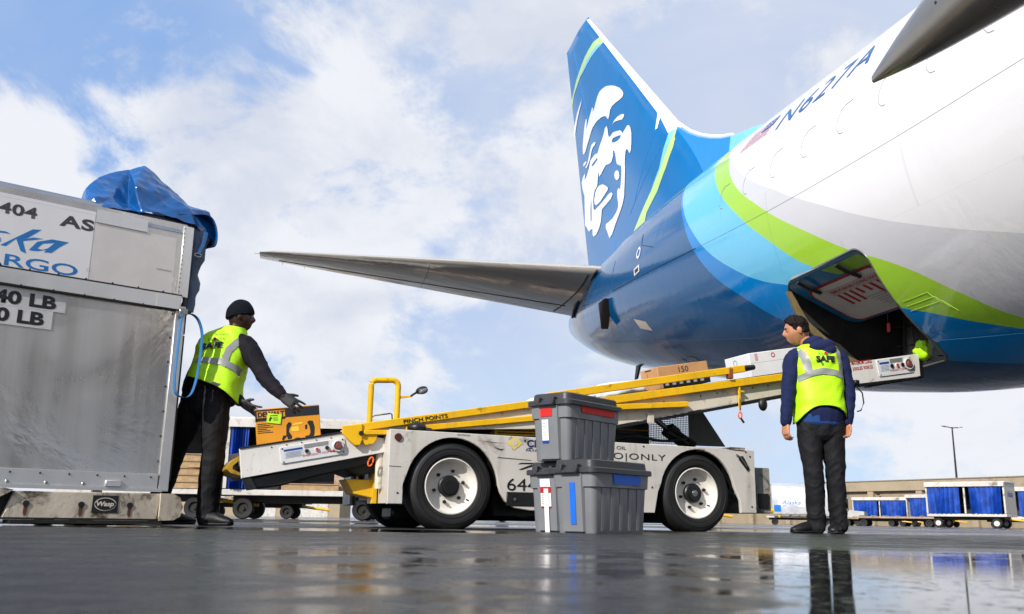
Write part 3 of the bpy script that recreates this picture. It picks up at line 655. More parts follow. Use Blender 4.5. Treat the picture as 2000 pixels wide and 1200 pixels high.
# --- cargo door, swung up inside the hold, with its painted lower edge and hinge arms
def door():
    H = Vector((0, 1.615, 2.497)); A0, A1 = 18.50 - AR, 19.84 - AR
    dn = Vector((0, -0.80, -0.36)).normalized()   # from the hinge line into the hold
    n = Vector((0, dn.z, -dn.y))
    def P(x, d, o=0.0): return Vector((A0 + x, H.y, H.z)) + dn * d + n * (-o)
    def panel(d0, d1, o, th, m, name, r, par):
        L = [(x, d) for x, d in rrect(0.0, d0, A1 - A0, d1, r, 8)[0]]
        mb = MB(); mb.prism([P(x, d, o) for x, d in L], n * th); return mb.build(name, m, par, 30)
    d = panel(-0.02, 0.86, 0.02, 0.05, mat('door_panel', '#8b8987', 0.4, var=0.08), 'cargo_door', 0.16, plane)
    up = n if n.z < 0 else -n
    def fr(o): return lambda x, y: P(x, y) + up * (0.055 + o)
    W_ = A1 - A0
    patch([rrect(0.02, -0.01, W_ - .02, .84, .15)], fr(0.001), mat('door_teal', '#1577a8', 0.2, coat=.3), d, 'door_skin')
    patch([[[(0.04, .0), (W_ * .48, .0), (W_ * .40, .14), (0.02, .18)]]], fr(0.003), mat('door_lime', '#8fb838', 0.2), d, 'door_skin')
    patch([rrect(0.05, 0.17, W_ - .12, .82, .14), ], fr(0.005), M_RED, d, 'door_border')
    patch([rrect(0.08, 0.20, W_ - .15, .80, .12)], fr(0.008), mat('door_liner', '#d6cfc9', 0.45, var=0.06, scale=5), d, 'door_liner')
    # red warning band: seen from below the panel reads aft to forward
    F = lambda x, y: P(W_ - x, y) + up * 0.066
    lettering('REMOVE BEFORE CLOSING DOOR', lambda x, y: F(0.40 + x, 0.34 - y), 0.76, 0.045, M_RED, d, spacing=1.05, bold=.02)
    for (x0, y0, x1, y1) in ((.38, .275, 1.18, .28), (.38, .355, 1.18, .36)):
        patch([rect(x0, y0, x1, y1)], F, M_RED, d, 'warning_stripe')
    for i, x in enumerate((.42, .52, .62, .72, .84, .94, 1.05, 1.14)):
        y1 = .56 if i not in (3, 4) else .47
        patch([[[(x, .37), (x + .045, .37), (x + .055, y1), (x + .01, y1)]]], F, M_RED, d, 'warning_stripe')
    for k in range(6):
        patch([rect(.70 + .02 * k, .53 + .035 * k, .98 - .01 * k, .54 + .035 * k)], F, M_GREYP, d, 'placard_line')
    for x in (.33, 1.0):
        mb = MB(); a = P(W_ - x, -0.02) + up * 0.10; b = P(W_ - x - .02, .24) + up * 0.09
        mb.tube([a, a.lerp(b, .5) + up * .01, b], [.03, .035, .03], 8, r2=[.015] * 3, ref=(1, 0, 0)); mb.build('hinge_arm', M_BLACK, d)
    mb = MB(); p = P(W_ * .55, .83) + up * .05; mb.cyl(p, p + Vector((0, 0, -.12)), .004); mb.build('streamer_cord', M_BLACK, d)
    mb = MB(); mb.box(p + Vector((0, 0, -.16)), (.05, .008, .09), bevel=.003); mb.build('warning_streamer', M_RED, d)
    # door surround: bare metal rim and sill
    L = rrect(18.45, 1.53, 19.90, 2.50, .16, 8)[0]
    def skin_y(a, z):
        w, t, b, z0 = (pchip(a, TX, c) for c in TC); hh = (t - z0) if z >= z0 else (z0 - b)
        return w * math.sqrt(max(0, 1 - ((z - z0) / hh) ** 2))
    mb = MB(); ring = [(a - AR, skin_y(a, z) - 0.012, z) for a, z in L]
    P2 = []
    for i in range(len(ring)):
        p, q = Vector(ring[i]), Vector(ring[(i + 1) % len(ring)]); (a0, z0), (a1, z1) = L[i], L[(i + 1) % len(L)]
        nn = max(1, int((q - p).length / 0.06))
        for k in range(nn): 
            a = a0 + (a1 - a0) * k / nn; z = z0 + (z1 - z0) * k / nn; P2.append((a - AR, skin_y(a, z) - 0.012, z))
    mb.tube(P2 + [P2[0]], 0.016, 6, cap=False); mb.build('door_rim', M_STEEL, plane)
    mb = MB(); 
    x0, x1 = 18.62 - AR, 19.86 - AR
    for x in (x1 - .05,):
        mb.prism([(x, .62, 1.57), (x, 1.1, 1.75), (x, 1.5, 2.1), (x, 1.62, 2.4), (x, 1.57, 2.4), (x, 1.4, 2.1), (x, 1.0, 1.78), (x, .55, 1.6)], (.03, 0, 0))
    mb.build('door_jamb', mat('jamb_brass', '#8a7a55', 0.45, .3, var=.15), plane)
    # curtain lining hung inside the hold, with folds
    mb = MB(); rows = []
    for i in range(25):
        x = 18.47 + (19.88 - 18.47) * i / 24; fold = .05 * math.sin(i * 1.5) + .03 * math.sin(i * 3.7)
        rows.append([(x - AR, 0.22 + fold * (0.4 + .6 * k / 8) + .10 * k / 8, 2.49 - .95 * k / 8) for k in range(9)])
    mb.loft(rows, wrap=False, cap=False); mb.build('hold_curtain', mat('black_curtain', '#5a5753', 0.33, var=.3, scale=3, bump=.3, bscale=8), plane, 60)
door()
for x in (18.62, 19.0, 19.4, 19.75):
    mb = MB(); mb.box((x - AR, 0.02, 2.0), (.04, .03, .95), bevel=.005); mb.build('hold_frame', M_DARK, plane)
mb = MB()
for i in range(9): mb.tube([(18.55 + .15 * i - AR, .30 + .03 * math.sin(i * 2), 2.45), (18.56 + .15 * i - AR, .33, 2.0), (18.55 + .15 * i - AR, .30, 1.58)], .006, 5)
for z in (1.7, 1.9, 2.1, 2.3): mb.tube([(18.5 + .2 * i - AR, .32 + .03 * math.sin(i * 3 + z * 9), z + .012 * math.sin(i * 2)) for i in range(8)], .006, 5)
mb.build('cargo_net', mat('net_webbing', '#4a4742', .8), plane)
# step markings under the door edge
for k, s in enumerate((0, .07, .14)):
    mb = MB(); skin_line([(18.36 - .0, -42.8 - 22 * s), (18.02 - s * .6, -42.2 - 22 * s), (17.96 - s * .7, -46 - 22 * s)], 0.0018, mbx=mb); mb.build('step_mark', mat('step_lime', '#b3dc55', .3), plane)
mb = MB(); skin_line([(17.4, -60.5), (18.4, -56.5)], .0015, mbx=mb); mb.build('step_mark', M_LBLUE, plane)

# --- flap track fairing and the wing it hangs from
def fairing():
    ax0 = Vector((15.32, 3.68, 2.28)); mb = MB(); rings = []
    for i in range(26):
        t = i / 25; L = t * 3.2; w = 0.21 * min(1, (t / .42)) ** .72 if t < .42 else 0.21 * math.cos((t - .42) / .58 * 1.45) ** .8
        h = 0.25 * min(1, (t / .45)) ** .66 if t < .45 else .25 * math.cos((t - .45) / .55 * 1.45) ** .8
        c = Vector((15.32 - L, 3.68, 2.30 + .07 * L)); w = max(w, .02 if i else .012); h = max(h, .03 if i else .02)
        rg = []
        for k in range(28):
            an = 2 * math.pi * k / 28; cx, sx = math.cos(an), math.sin(an)
            e = 0.86; rg.append((c.x - AR, c.y + w * math.copysign(abs(cx) ** e, cx), c.z + h * math.copysign(abs(sx) ** e, sx) * (1.15 if sx > 0 else 1)))
        rings.append(rg)
    mb.loft(rings); f = mb.build('flap_fairing', M_FAIR, plane, 40)
    bv = BVHTree.FromPolygons([v.co for v in f.data.vertices], [tuple(q.vertices) for q in f.data.polygons])
    for q, z, k in [(14.70 - .012 * i, 2.44 - .05 * i, 0) for i in range(3)] + [(14.20 + .03 * math.sin(i * 2.2), 2.40 - .055 * i, 1) for i in range(5)]:
        h = bv.ray_cast(Vector((q - AR, 5, z)), Vector((0, -1, 0)))
        if h[0] is None: continue
        mb = MB(); mb.cyl(h[0] - h[1] * .003, h[0] + h[1] * .003, .007, seg=8); mb.build('rivet', M_BLACK, f)
    mb = MB(); rings = []
    for le, te, l, z, th in ((8.4, 13.3, 1.5, 2.62, .55), (10.2, 13.25, 5.6, 2.95, .38), (10.9, 13.25, 7.2, 3.1, .30)):
        rings.append([(le - AR, l, z), (le + .3 - AR, l, z + th * .4), ((le + te) / 2 - AR, l, z + th * .5), (te - AR, l, z + .05), (te - AR, l, z), ((le + te) / 2 - AR, l, z - th * .45), (le + .3 - AR, l, z - th * .3)])
    mb.loft(rings); mb.build('wing', M_FAIR, plane, 50)
fairing()

# ------------------------------------------------------------------ belt loader (local x along the belt towards the aeroplane, y away from the camera)
loader = thing('belt_loader', 'white and yellow belt loader truck parked at the open cargo door', 'belt loader', (-0.40, 6.63, 0), R(22))
def spl_path(pts, n=6):
    P = [Vector(p) for p in pts]; o = []
    for i in range(len(P) - 1):
        p0, p1, p2, p3 = P[max(i - 1, 0)], P[i], P[i + 1], P[min(i + 2, len(P) - 1)]
        for k in range(n):
            t = k / n; o.append(.5 * (2 * p1 + (p2 - p0) * t + (2 * p0 - 5 * p1 + 4 * p2 - p3) * t * t + (3 * p1 - p0 - 3 * p2 + p3) * t ** 3))
    return o + [P[-1]]
def B(x): return math.atan(0.19)
M_CHAS = mat('chassis_white', '#c4bfb7', 0.40, var=0.08, scale=2.5, dirt='#5d4d3a', dirt_amt=0.26, dirt_scale=4.5, stretch=(0.6, 1, 1.4), bump=.12, bscale=2.2, chips=.9)
M_RIM = mat('rim_white', '#d9d4cb', 0.4, var=0.05, scale=8, dirt='#5a4936', dirt_amt=0.14, dirt_scale=14)
M_PANEL = mat('control_panel', '#d8d7d6', 0.35, var=0.03)
M_ORANGE = mat('orange_plastic', '#f06a1c', 0.4, var=0.05)
M_DIRTY = mat('dirty_grey', '#8f8d86', 0.5, var=0.25, scale=6, dirt='#2c2924', dirt_amt=0.5, dirt_scale=7)
def arc(cx, cz, r, a0, a1, n): return [(cx + r * math.cos(R(a0 + (a1 - a0) * i / n)), cz + r * math.sin(R(a0 + (a1 - a0) * i / n))) for i in range(n + 1)]
SIDE = [(-.47, .165), (-.362, .165), (-.362, .30)] + arc(0, .29, .345, 172, 4, 20)[1:] + [(.362, .26), (.40, .20), (.47, .155), (.60, .137), (1.64, .137), (1.675, .30)] + arc(2.04, .29, .345, 168, 10, 18)[:] + [(2.43, .25), (2.435, .15), (2.585, .15), (2.585, .652), (-.47, .676)]
def side_panel(y0, y1, name):
    mb = MB(); mb.prism([(x, y0, z) for x, z in SIDE], (0, y1 - y0, 0), 0.004); return mb.build(name, M_CHAS, loader, 30)
near = side_panel(0.0, 0.03, 'side_panel'); side_panel(1.42, 1.45, 'side_panel')
for y in (.15, 1.3):
    mb = MB(); mb.box((-.458, y, .42), (.022, .236, .505), bevel=.004); mb.build('front_plate', M_CHAS, loader)
mb = MB(); mb.box((.95, .725, .655), (2.80, 1.36, .012)); mb.build('deck', M_DARK, loader)
mb = MB(); mb.box((1.05, .725, .41), (2.95, .70, .44), bevel=.01); mb.box((1.02, .2, .30), (1.0, .3, .30), bevel=.01); mb.box((1.02, .74, .19), (1.25, .95, .22), bevel=.02); mb.box((1.02, .74, .11), (2.6, .3, .10), bevel=.02); mb.cyl((0, .05, .29), (0, 1.4, .29), .05); mb.cyl((2.04, .05, .29), (2.04, 1.4, .29), .05)
for x in (0, 2.04): mb.box((x, .33, .45), (.74, .03, .38)); mb.box((x, 1.12, .45), (.74, .03, .38))
mb.build('underframe', M_BLACK, loader)
# tyre wells: inner fender lips
for x, a0, a1 in ((0, 176, 2), (2.04, 170, 8)):
    mb = MB(); L = arc(x, .29, .352, a0, a1, 20); mb.loft([[(p[0], .031, p[1]), (p[0], .30, p[1])] for p in L], wrap=False, cap=False); mb.build('wheel_well', M_BLACK, loader)
def wheel(x, y, s, hubcap, name='wheel'):
    w = bpy.data.objects.new(name, None); COL.objects.link(w); w.parent = loader; w.location = (x, y, 0.297); w.empty_display_size = .1
    mb = MB(); T = .12
    prof = [(.188, -T * .80), (.198, -T * .98), (.235, -T * 1.08), (.275, -T * 1.06), (.300, -T * .92), (.314, -T * .66), (.320, -T * .35), (.321, 0), (.320, T * .35), (.314, T * .66), (.300, T * .92), (.275, T * 1.06), (.235, T * 1.08), (.198, T * .98), (.188, T * .80)]
    mb.lathe(prof, (0, 0, 0), (0, 1, 0), 64)
    for q_ in range(4):                                          # tread grooves round the tyre
        pass
    for r, h in ((.262, 1.07), (.222, 1.05)): mb.lathe([(r - .004, s * T * (h - .05)), (r, s * T * (h + .04)), (r + .004, s * T * (h - .05))], (0, 0, 0), (0, 1, 0), 56)
    for v in mb.bm.verts:
        if v.co.z < -.2965: v.co.y *= 1 + (-.2965 - v.co.z) * 2; v.co.z = -.2965
    ty = mb.build('tyre', M_RUB, w, 40)
    mb = MB(); q = s
    mb.lathe([(.196, q * T * .86), (.198, q * T * .99), (.191, q * T * 1.01), (.188, q * T * .88), (.178, q * T * .55), (.168, q * T * .40), (.150, q * T * .34), (.080, q * T * .36), (.02, q * T * .36)], (0, 0, 0), (0, 1, 0), 56)
    rim = mb.build('rim', M_RIM, w, 35)
    mb = MB(); mb.lathe([(.078, q * T * .34), (.078, q * T * .55), (.070, q * T * .62), (.03, q * T * .64), (.002, q * T * .64)], (0, 0, 0), (0, 1, 0), 28); mb.build('hub', M_BLACK, w, 35)
    if hubcap:
        mb = MB(); mb.lathe([(.030, q * T * .60), (.030, q * T * .74), (.024, q * T * .80), (.012, q * T * .80), (.010, q * T * .9), (.001, q * T * .9)], (0, 0, 0), (0, 1, 0), 20); mb.build('hub_cap', M_STEEL, w, 35)
    for k in range(6):
        a = R(15 + 60 * k); c = (.112 * math.cos(a), q * T * .34, .112 * math.sin(a))
        mb = MB(); mb.cyl((c[0], c[1], c[2]), (c[0], c[1] + q * .022, c[2]), .0125, seg=6, smooth=False); mb.cyl((c[0], c[1] + q * .02, c[2]), (c[0], c[1] + q * .034, c[2]), .007, seg=8); mb.build('wheel_nut', M_DARK, w)
    mb = MB(); mb.cyl((.14, q * T * .4, -.09), (.15, q * T * .62, -.1), .006); mb.build('valve', M_BLACK, w)
wheel(0.0, .145, -1, False); wheel(2.04, .145, -1, True); wheel(0.0, 1.31, 1, False); wheel(2.04, 1.31, 1, False)

# writing on the side panel
F0 = frame((0, 0, 0), (1, 0, 0), (0, 0, 1), .003)
NAVY = mat('navy_ink', '#1c2a5e', .4)
lettering('644', F0, .235, .088, M_INK, near, .413, .276)
lettering('CARGO|ONLY', F0, .80, .062, M_INK, near, .945, .521, spacing=1.12)
lettering('HYDRAULIC OIL', F0, .40, .026, M_INK, near, .995, .608)
lettering('CHARLATTE', F0, .46, .055, NAVY, near, .565, .594, bold=.03)
lettering('FAYAT GROUP', F0, .26, .018, NAVY, near, .56, .562, bold=.01)
patch([[[(.565, .583), (.62, .583), (.595, .592)]]], F0, NAVY, near, 'logo_mark')
patch([[[(.407, .619), (.468, .569), (.53, .619), (.468, .668)]]], F0, mat('faded_yellow', '#dcc468', .5, var=.1), near, 'logo_mark')
patch([[circ(.468, .619, .022)[0]]], frame((0, 0, 0), (1, 0, 0), (0, 0, 1), .005), M_CREAM, near, 'logo_mark')
patch([[[(.49, .466), (.52, .478), (.70, .484), (.70, .474), (.53, .470)]], [[(.50, .428), (.53, .428), (.62, .458), (.70, .462), (.70, .472), (.60, .466)]]], F0, M_INK, near, 'pointer_mark')
lettering('TIRE PRESSURE', F0, .10, .012, M_INK, near, .02, .652); lettering('TIRE PRESSURE', F0, .11, .010, M_INK, near, 2.0, .633); lettering('65 PSI', F0, .05, .010, M_INK, near, 2.03, .618)
mb = MB(); mb.box((.66, .004, .217), (.50, .022, .10), bevel=.004); mb.build('side_locker', M_BLACK, loader)
mb = MB(); mb.cyl((.47, -.012, .215), (.47, -.016, .215), .011, seg=14); mb.build('locker_latch', M_STEEL, loader)
# chips and rust at panel edges
mb = MB()
mb.prism([(2.30, -.002, .655), (2.38, -.002, .652), (2.48, -.002, .650), (2.5, -.002, .642), (2.40, -.002, .645)], (0, -.002, 0))
mb.build('rust_patch', mat('rust', '#5b3320', .8, var=.3), loader)
for pts in ([(.30, .585), (.36, .570), (.39, .575), (.36, .560)], [(.15, .628), (.30, .615), (.42, .613), (.30, .618)], [(.33, .508), (.6, .497), (.6, .50), (.34, .512)], [(1.1, .50), (1.5, .487), (1.5, .49)], [(-.47, .42), (-.38, .418), (-.38, .421), (-.47, .423)]):
    patch([[pts]], F0, M_DARK, near, 'scratch')
mb = MB(); mb.cyl((-.412, -.012, .622), (-.412, .01, .622), .026, seg=20); mb.build('marker_lamp', mat('lamp_red', '#4a1a16', .25), loader)
mb = MB(); mb.prism([(2.43, -.008, .60), (2.47, -.008, .60), (2.53, -.008, .50), (2.51, -.008, .48), (2.43, -.008, .57)], (0, .006, 0)); mb.build('tow_recess', M_BLACK, loader)
mb = MB(); mb.tube([(2.40, -.012, .61), (2.44, -.012, .592), (2.50, -.012, .52)], .006, 6); mb.build('tow_handle', M_STEEL, loader)

# rear bumper boxes
mb = MB(); mb.box((2.70, .34, .335), (.20, .50, .37), bevel=.008); rb = mb.build('rear_box', M_DIRTY, loader)
mb = MB(); mb.box((2.72, .083, .25), (.10, .02, .12), bevel=.004); mb.build('rear_light', M_BLACK, loader)
mb = MB(); mb.box((2.70, .45, .60), (.12, .12, .16), bevel=.005); mb.box((2.70, .45, .69), (.15, .15, .03), bevel=.005); mb.build('rear_post', M_DIRTY, loader)
# step and driver's side bits under the front
mb = MB(); mb.prism([(-.70, .30, .335), (-.47, .30, .335), (-.47, .30, .20), (-.64, .30, .235)], (0, .25, 0), .005); mb.build('front_step', M_YEL, loader)
mb = MB(); mb.box((-.52, .62, .40), (.05, .05, .36)); mb.build('front_post', M_YEL, loader)
mb = MB(); mb.box((-.49, .36, .37), (.03, .16, .4)); mb.build('front_post', M_YEL, loader)
mb = MB(); mb.cyl((-.485, .20, .27), (-.485, .20, .52), .03, seg=12); mb.build('front_buffer', M_CREAM, loader)

# --- the boom and its belt
BY0, BY1 = .15, .85
def plate(prof, y0, y1, m, name, bev=.003, par=None):
    mb = MB(); mb.prism([(x, y0, z) for x, z in prof], (0, y1 - y0, 0), bev); return mb.build(name, m, par or loader, 30)
LOW = [(-1.458, .506), (-1.43, .312), (-1.0, .405), (-.455, .525), (-.44, .62), (-.775, .645)]
lowp = plate(LOW, BY0, BY0 + .035, M_WHITE, 'lower_boom'); plate(LOW, BY1 - .035, BY1, M_WHITE, 'lower_boom')
mb = MB(); mb.tube([(-1.457, BY0 - .003, .509), (-.775, BY0 - .003, .648)], .006, 6); mb.build('boom_edge', M_BLACK, loader)
mb = MB()
for i in range(5): mb2 = None
for i, x in enumerate((-1.25, -1.15, -1.05, -.95, -.85)):
    z = .506 + (x + 1.458) * .2035 - .022; q = MB(); q.cyl((x, BY0 + .001, z), (x, BY0 - .004, z), .0045, seg=8); q.build('boom_bolt', M_DARK, loader)
mb.bm.free()
UP = [(-.78, .60), (-.78, .662), (.65, .93), (1.36, 1.022), (3.0, 1.318), (3.7, 1.468), (4.57, 1.629), (4.575, 1.424), (3.0, 1.152), (1.355, .80), (.65, .742), (-.30, .69)]
upm = plate(UP, BY0 + .003, BY0 + .034, M_CREAM, 'upper_boom'); plate(UP, BY1 - .034, BY1 - .003, M_CREAM, 'upper_boom')
plate([(1.30, .785), (3.0, 1.150), (4.57, 1.422), (4.57, 1.405), (3.0, 1.122), (1.30, .76)], BY0 - .004, BY0 + .03, M_BLACK, 'boom_chord')
plate([(3.72, 1.282), (4.57, 1.420), (4.60, 1.43), (4.60, 1.63), (4.566, 1.634), (3.72, 1.478)], BY0 - .006, BY0 + .002, M_WHITE, 'boom_end')
plate([(4.57, 1.40), (4.66, 1.42), (4.66, 1.60), (4.60, 1.64), (4.57, 1.63)], BY0 + .01, BY1 - .01, M_BLACK, 'end_roller_guard')
# belt: a loop over rollers
mb = MB(); top = [(-1.44, .47), (-.78, .625), (.65, .895), (1.36, 1.035), (3.0, 1.345), (4.55, 1.62)]
mb.prism([(x, BY0 + .04, z) for x, z in top] + [(x, BY0 + .04, z - .05) for x, z in top[::-1]], (0, BY1 - BY0 - .08, 0)); mb.build('conveyor_belt', mat('belt_rubber', '#1b1b1c', .6, var=.2, bump=.2, bscale=60), loader)
for x, z in ((-1.40, .42), (4.53, 1.53)):
    mb = MB(); mb.cyl((x, BY0 + .03, z), (x, BY1 - .03, z), .052, seg=18); mb.build('belt_roller', M_STEEL, loader)
mb = MB(); mb.prism([(x, .20, z) for x, z in ((-1.36, .322), (-1.32, .25), (-1.15, .275), (-.99, .325), (-.67, .41), (-.44, .50), (-.44, .54))], (0, .6, 0), .01); mb.build('boom_underside', M_BLACK, loader)
mb = MB(); mb.prism([(x, .25, z) for x, z in ((-.80, .47), (-.44, .54), (-.2, .56), (-.2, .44), (-.62, .36), (-.80, .42))], (0, .5, 0), .01); mb.build('pivot_arm', M_DARK, loader)
# curved yellow lip at the foot of the belt
mb = MB(); mb.loft([[(-1.43, y, .475), (-1.475, y, .445), (-1.515, y, .40), (-1.522, y, .375), (-1.50, y, .352), (-1.42, y, .330), (-1.42, y, .345), (-1.485, y, .375), (-1.485, y, .395), (-1.43, y, .45)] for y in (.22, .80)], smooth=False); mb.build('foot_lip', mat('worn_yellow', '#a8841c', .5, var=.2, scale=6, dirt='#3a3018', dirt_amt=.4, dirt_scale=9), loader)

# yellow rails
def bar(pts, y, w, h, m, name, bev=.004):
    mb = MB(); P = [(x, z + h / 2) for x, z in pts] + [(x, z - h / 2) for x, z in pts[::-1]]
    mb.prism([(x, y, z) for x, z in P], (0, w, 0), bev); return mb.build(name, m, loader, 30)
r1 = bar([(-.777, .665), (.95, .985)], BY0 - .03, .032, .054, M_YEL, 'yellow_rail')
F1 = lambda a, b: Vector((-.34 + a * .983 - b * .18, BY0 - .033, .718 + a * .183 + b * .98))
lettering('PINCH POINTS', F1, .335, .030, M_INK, r1, 0, .010, bold=.02)
bar([(-.32, .690), (.95, .86)], BY0 - .02, .03, .042, M_YEL, 'yellow_rail')
bar([(1.15, .968), (3.06, 1.313)], BY0 - .045, .045, .062, M_YEL, 'yellow_rail')
bar([(1.15, .925), (2.03, 1.008)], BY0 - .06, .05, .045, M_YEL, 'yellow_rail')
bar([(.75, .985), (2.60, 1.345)], .085, .045, .060, M_YEL, 'yellow_rail')
bar([(-.6, .72), (.9, .99)], .90, .04, .05, M_YEL, 'yellow_rail')
mb = MB(); mb.cyl((2.59, .107, 1.343), (2.70, .107, 1.364), .028, .022, 14); mb.build('rail_end_cap', M_BLACK, loader)
mb = MB(); mb.box((2.45, .105, 1.29), (.045, .05, .09), bevel=.006); mb.build('rail_clamp', mat('clamp_red', '#8a4a2c', .6, var=.3), loader)
mb = MB(); mb.box((2.55, BY0 - .03, 1.10), (.012, .02, .22)); mb.build('rail_strut', M_YEL, loader)
mb = MB(); mb.box((2.57, BY0 - .03, 1.15), (.05, .02, .012)); mb.build('rail_strut', M_YEL, loader)
# front bracket assembly
plate([(-.782, .690), (-.775, .640), (-.735, .595), (-.690, .560), (-.655, .562), (-.640, .60), (-.645, .712), (-.70, .700)], BY0 - .045, BY0 - .005, M_YEL, 'pivot_bracket')
plate([(-.655, .61), (-.61, .565), (-.56, .575), (-.535, .605), (-.53, .64), (-.64, .64)], BY0 - .035, BY0, M_YEL, 'pivot_bracket')
plate([(-.63, .636), (-.455, .645), (-.455, .678), (-.63, .668)], BY0 - .05, BY0 - .005, M_YEL, 'pivot_bracket')
mb = MB(); mb.cyl((-.652, BY0 - .06, .645), (-.652, BY0 - .03, .645), .016, seg=12); mb.build('pivot_pin', M_DARK, loader)
mb = MB(); mb.ball((-.25, .10, .70), (.07, .08, .045), 12); mb.ball((-.18, .09, .682), (.06, .05, .025), 10); mb.build('glove_bundle', M_BLACK, loader)

# operator panels with buttons
def op_panel(par, o, ex, ez, w, h, name, nofs):
    """o = lower-left corner; ex, ez = unit axes in the boom plane"""
    o, ex, ez = Vector(o), Vector(ex).normalized(), Vector(ez).normalized(); n = ex.cross(ez)
    mb = MB(); L = rrect(0, 0, w, h, .012, 4)[0]; mb.prism([o + ex * x + ez * y for x, y in L], n * .008, .002); p = mb.build(name, M_PANEL, par, 30)
    fr = lambda k: (lambda x, y: o + ex * x + ez * y + n * (.008 + k))
    patch([rect(w * .06, h * .70, w * .34, h * .82)], fr(.002), M_BLUEINK, p, 'panel_label')
    patch([rect(w * .06, h * .30, w * .34, h * .69)], fr(.0018), mat('pale_label', '#c6ccd8', .5), p, 'panel_label')
    for k in range(4): patch([rect(w * .08, h * (.36 + .08 * k), w * .31, h * (.385 + .08 * k))], fr(.0035), M_GREYP, p, 'label_line')
    patch([rect(w * .37, h * .72, w * .74, h * .95)], fr(.002), mat('plate_grey', '#9a9a97', .4, .4, var=.1), p, 'rating_plate')
    for i, (x, m) in enumerate(((.40, M_BLACK), (.555, mat('button_red', '#c04038', .35)), (.71, M_BLACK))):
        mb = MB(); c = o + ex * (w * x) + ez * (h * .54) + n * .008; mb.cyl(c, c + n * .006, h * .13, seg=18); mb.build('button_ring', M_STEEL if m is M_BLACK else M_PAPER, p)
        mb = MB(); mb.cyl(c, c + n * .012, h * .095, seg=18); mb.build('button', m, p)
    c = o + ex * (w * .885) + ez * (h * .53) + n * .008
    mb = MB(); mb.lathe([(h * .36, 0), (h * .36, .014), (h * .31, .018), (h * .26, .014), (h * .25, .002)], c, n, 28); mb.build('stop_ring', mat('ring_grey', '#c3c3bd', .35), p)
    mb = MB(); mb.lathe([(h * .20, 0), (h * .20, .022), (h * .16, .028), (.001, .028)], c, n, 22); mb.build('emergency_button', mat('stop_dark', '#7a3f3a', .3), p)
    lettering('EMERGENCY STOP', fr(.0025), w * .40, h * .12, M_RED, p, w * .335, h * .22)
    patch([[[(w * .745, h * .25), (w * .80, h * .25), (w * .80, h * .19), (w * .85, h * .29), (w * .80, h * .39), (w * .80, h * .33), (w * .745, h * .33)]]], fr(.0025), M_RED, p, 'stop_arrow')
    for x, y in ((.04, .9), (.04, .1), (.96, .14), (.965, .9)):
        mb = MB(); c2 = o + ex * (w * x) + ez * (h * y) + n * .008; mb.cyl(c2, c2 + n * .004, .005, seg=8); mb.build('panel_screw', M_DARK, p)
    return p
op_panel(lowp, (-1.178, BY0 - .001, .415), (.972, 0, .195), (-.19, 0, .98), .45, .112, 'control_panel', 0)
op_panel(upm, (4.10, BY0 - .007, 1.385), (.983, 0, .172), (-.17, 0, .985), .42, .155, 'control_panel', 0)
F3 = lambda a, b: Vector((3.80 + a * .985 - b * .17, BY0 - .009, 1.42 + a * .17 + b * .985))
lettering('MAXIMUM LOAD', F3, .24, .036, M_RED, upm, 0, .05, bold=.02)
lettering('2000LBS 900KGS', F3, .24, .030, M_RED, upm, 0, 0, bold=.01)

# handrail hoop with work lamp
mb = MB(); P = [(-.55, .30, .70), (-.548, .30, 1.00)]
for i in range(7): a = R(180 - 15 * i); P.append((-.508 + .042 * math.cos(a), .30, 1.01 + .045 * math.sin(a)))
for i in range(7): a = R(90 - 15 * i); P.append((-.388 + .042 * math.cos(a), .30, 1.018 + .045 * math.sin(a)))
P += [(-.348, .30, .74)]; mb.tube(P, .0215, 14); mb.build('handrail_hoop', M_YEL, loader)
mb = MB(); mb.prism([(-.345, .29, .948), (-.345, .29, .925), (-.25, .29, .945), (-.25, .29, .955)], (0, .02, 0)); mb.build('lamp_bracket', M_YEL, loader)
mb = MB(); mb.tube([(-.25, .30, .95), (-.225, .30, .97), (-.20, .30, .985)], .008, 8); mb.build('lamp_stalk', M_DARK, loader)
mb = MB(); M = Matrix.Rotation(R(-22), 3, 'Y'); mb.ball((-.165, .30, 1.003), (.047, .05, .028), 18, M); lp = mb.build('work_lamp', M_BLACK, loader)
mb = MB(); mb.ball((-.160, .27, .993), (.038, .03, .022), 14, M); mb.build('lamp_glass', mat('lamp_glass', '#6b6f72', .12), lp)
mb = MB(); mb.tube([(-.51, .40, .765), (-.505, .40, .795), (-.49, .40, .806), (-.37, .40, .828), (-.358, .40, .822), (-.354, .40, .785)], .0055, 8); mb.build('grab_handle', mat('olive_rail', '#8f8a52', .5), loader)
mb = MB(); c = Vector((-.569, BY0 - .03, .452)); M = Matrix.Rotation(R(20), 3, 'Y')
mb.tube([c + M @ Vector((.016 * math.cos(t), 0, .032 * math.sin(t))) for t in [6.2832 * i / 20 for i in range(21)]], .0055, 8, cap=False); mb.build('pull_ring', M_ORANGE, loader)

# things on the deck
for k in range(7):
    mb = MB(); z = .695 + .022 * k; mb.prism([(.42 + .004 * k, .26, z), (1.15, .26, z + .012), (1.15, .26, z + .026), (.42 + .004 * k, .26, z + .013)], (0, .5, 0)); mb.build('louvre', M_YEL, loader)
mb = MB(); mb.box((.78, .52, .765), (.70, .48, .16)); mb.build('louvre_box', M_DARK, loader)
mb = MB(); mb.box((.418, .253, .765), (.022, .012, .16)); mb.build('louvre_post', M_YEL, loader)
mb = MB(); mb.box((1.55, .90, .79), (.98, .36, .25), bevel=.02); mb.build('engine_cover', M_BLACK, loader)
for k in range(4):
    mb = MB(); z = .76 + .04 * k; mb.box((1.58, .712, z), (.86, .012, .012)); mb.build('cover_slat', M_DARK if k != 2 else mat('amber_strip', '#c98a2a', .5), loader)
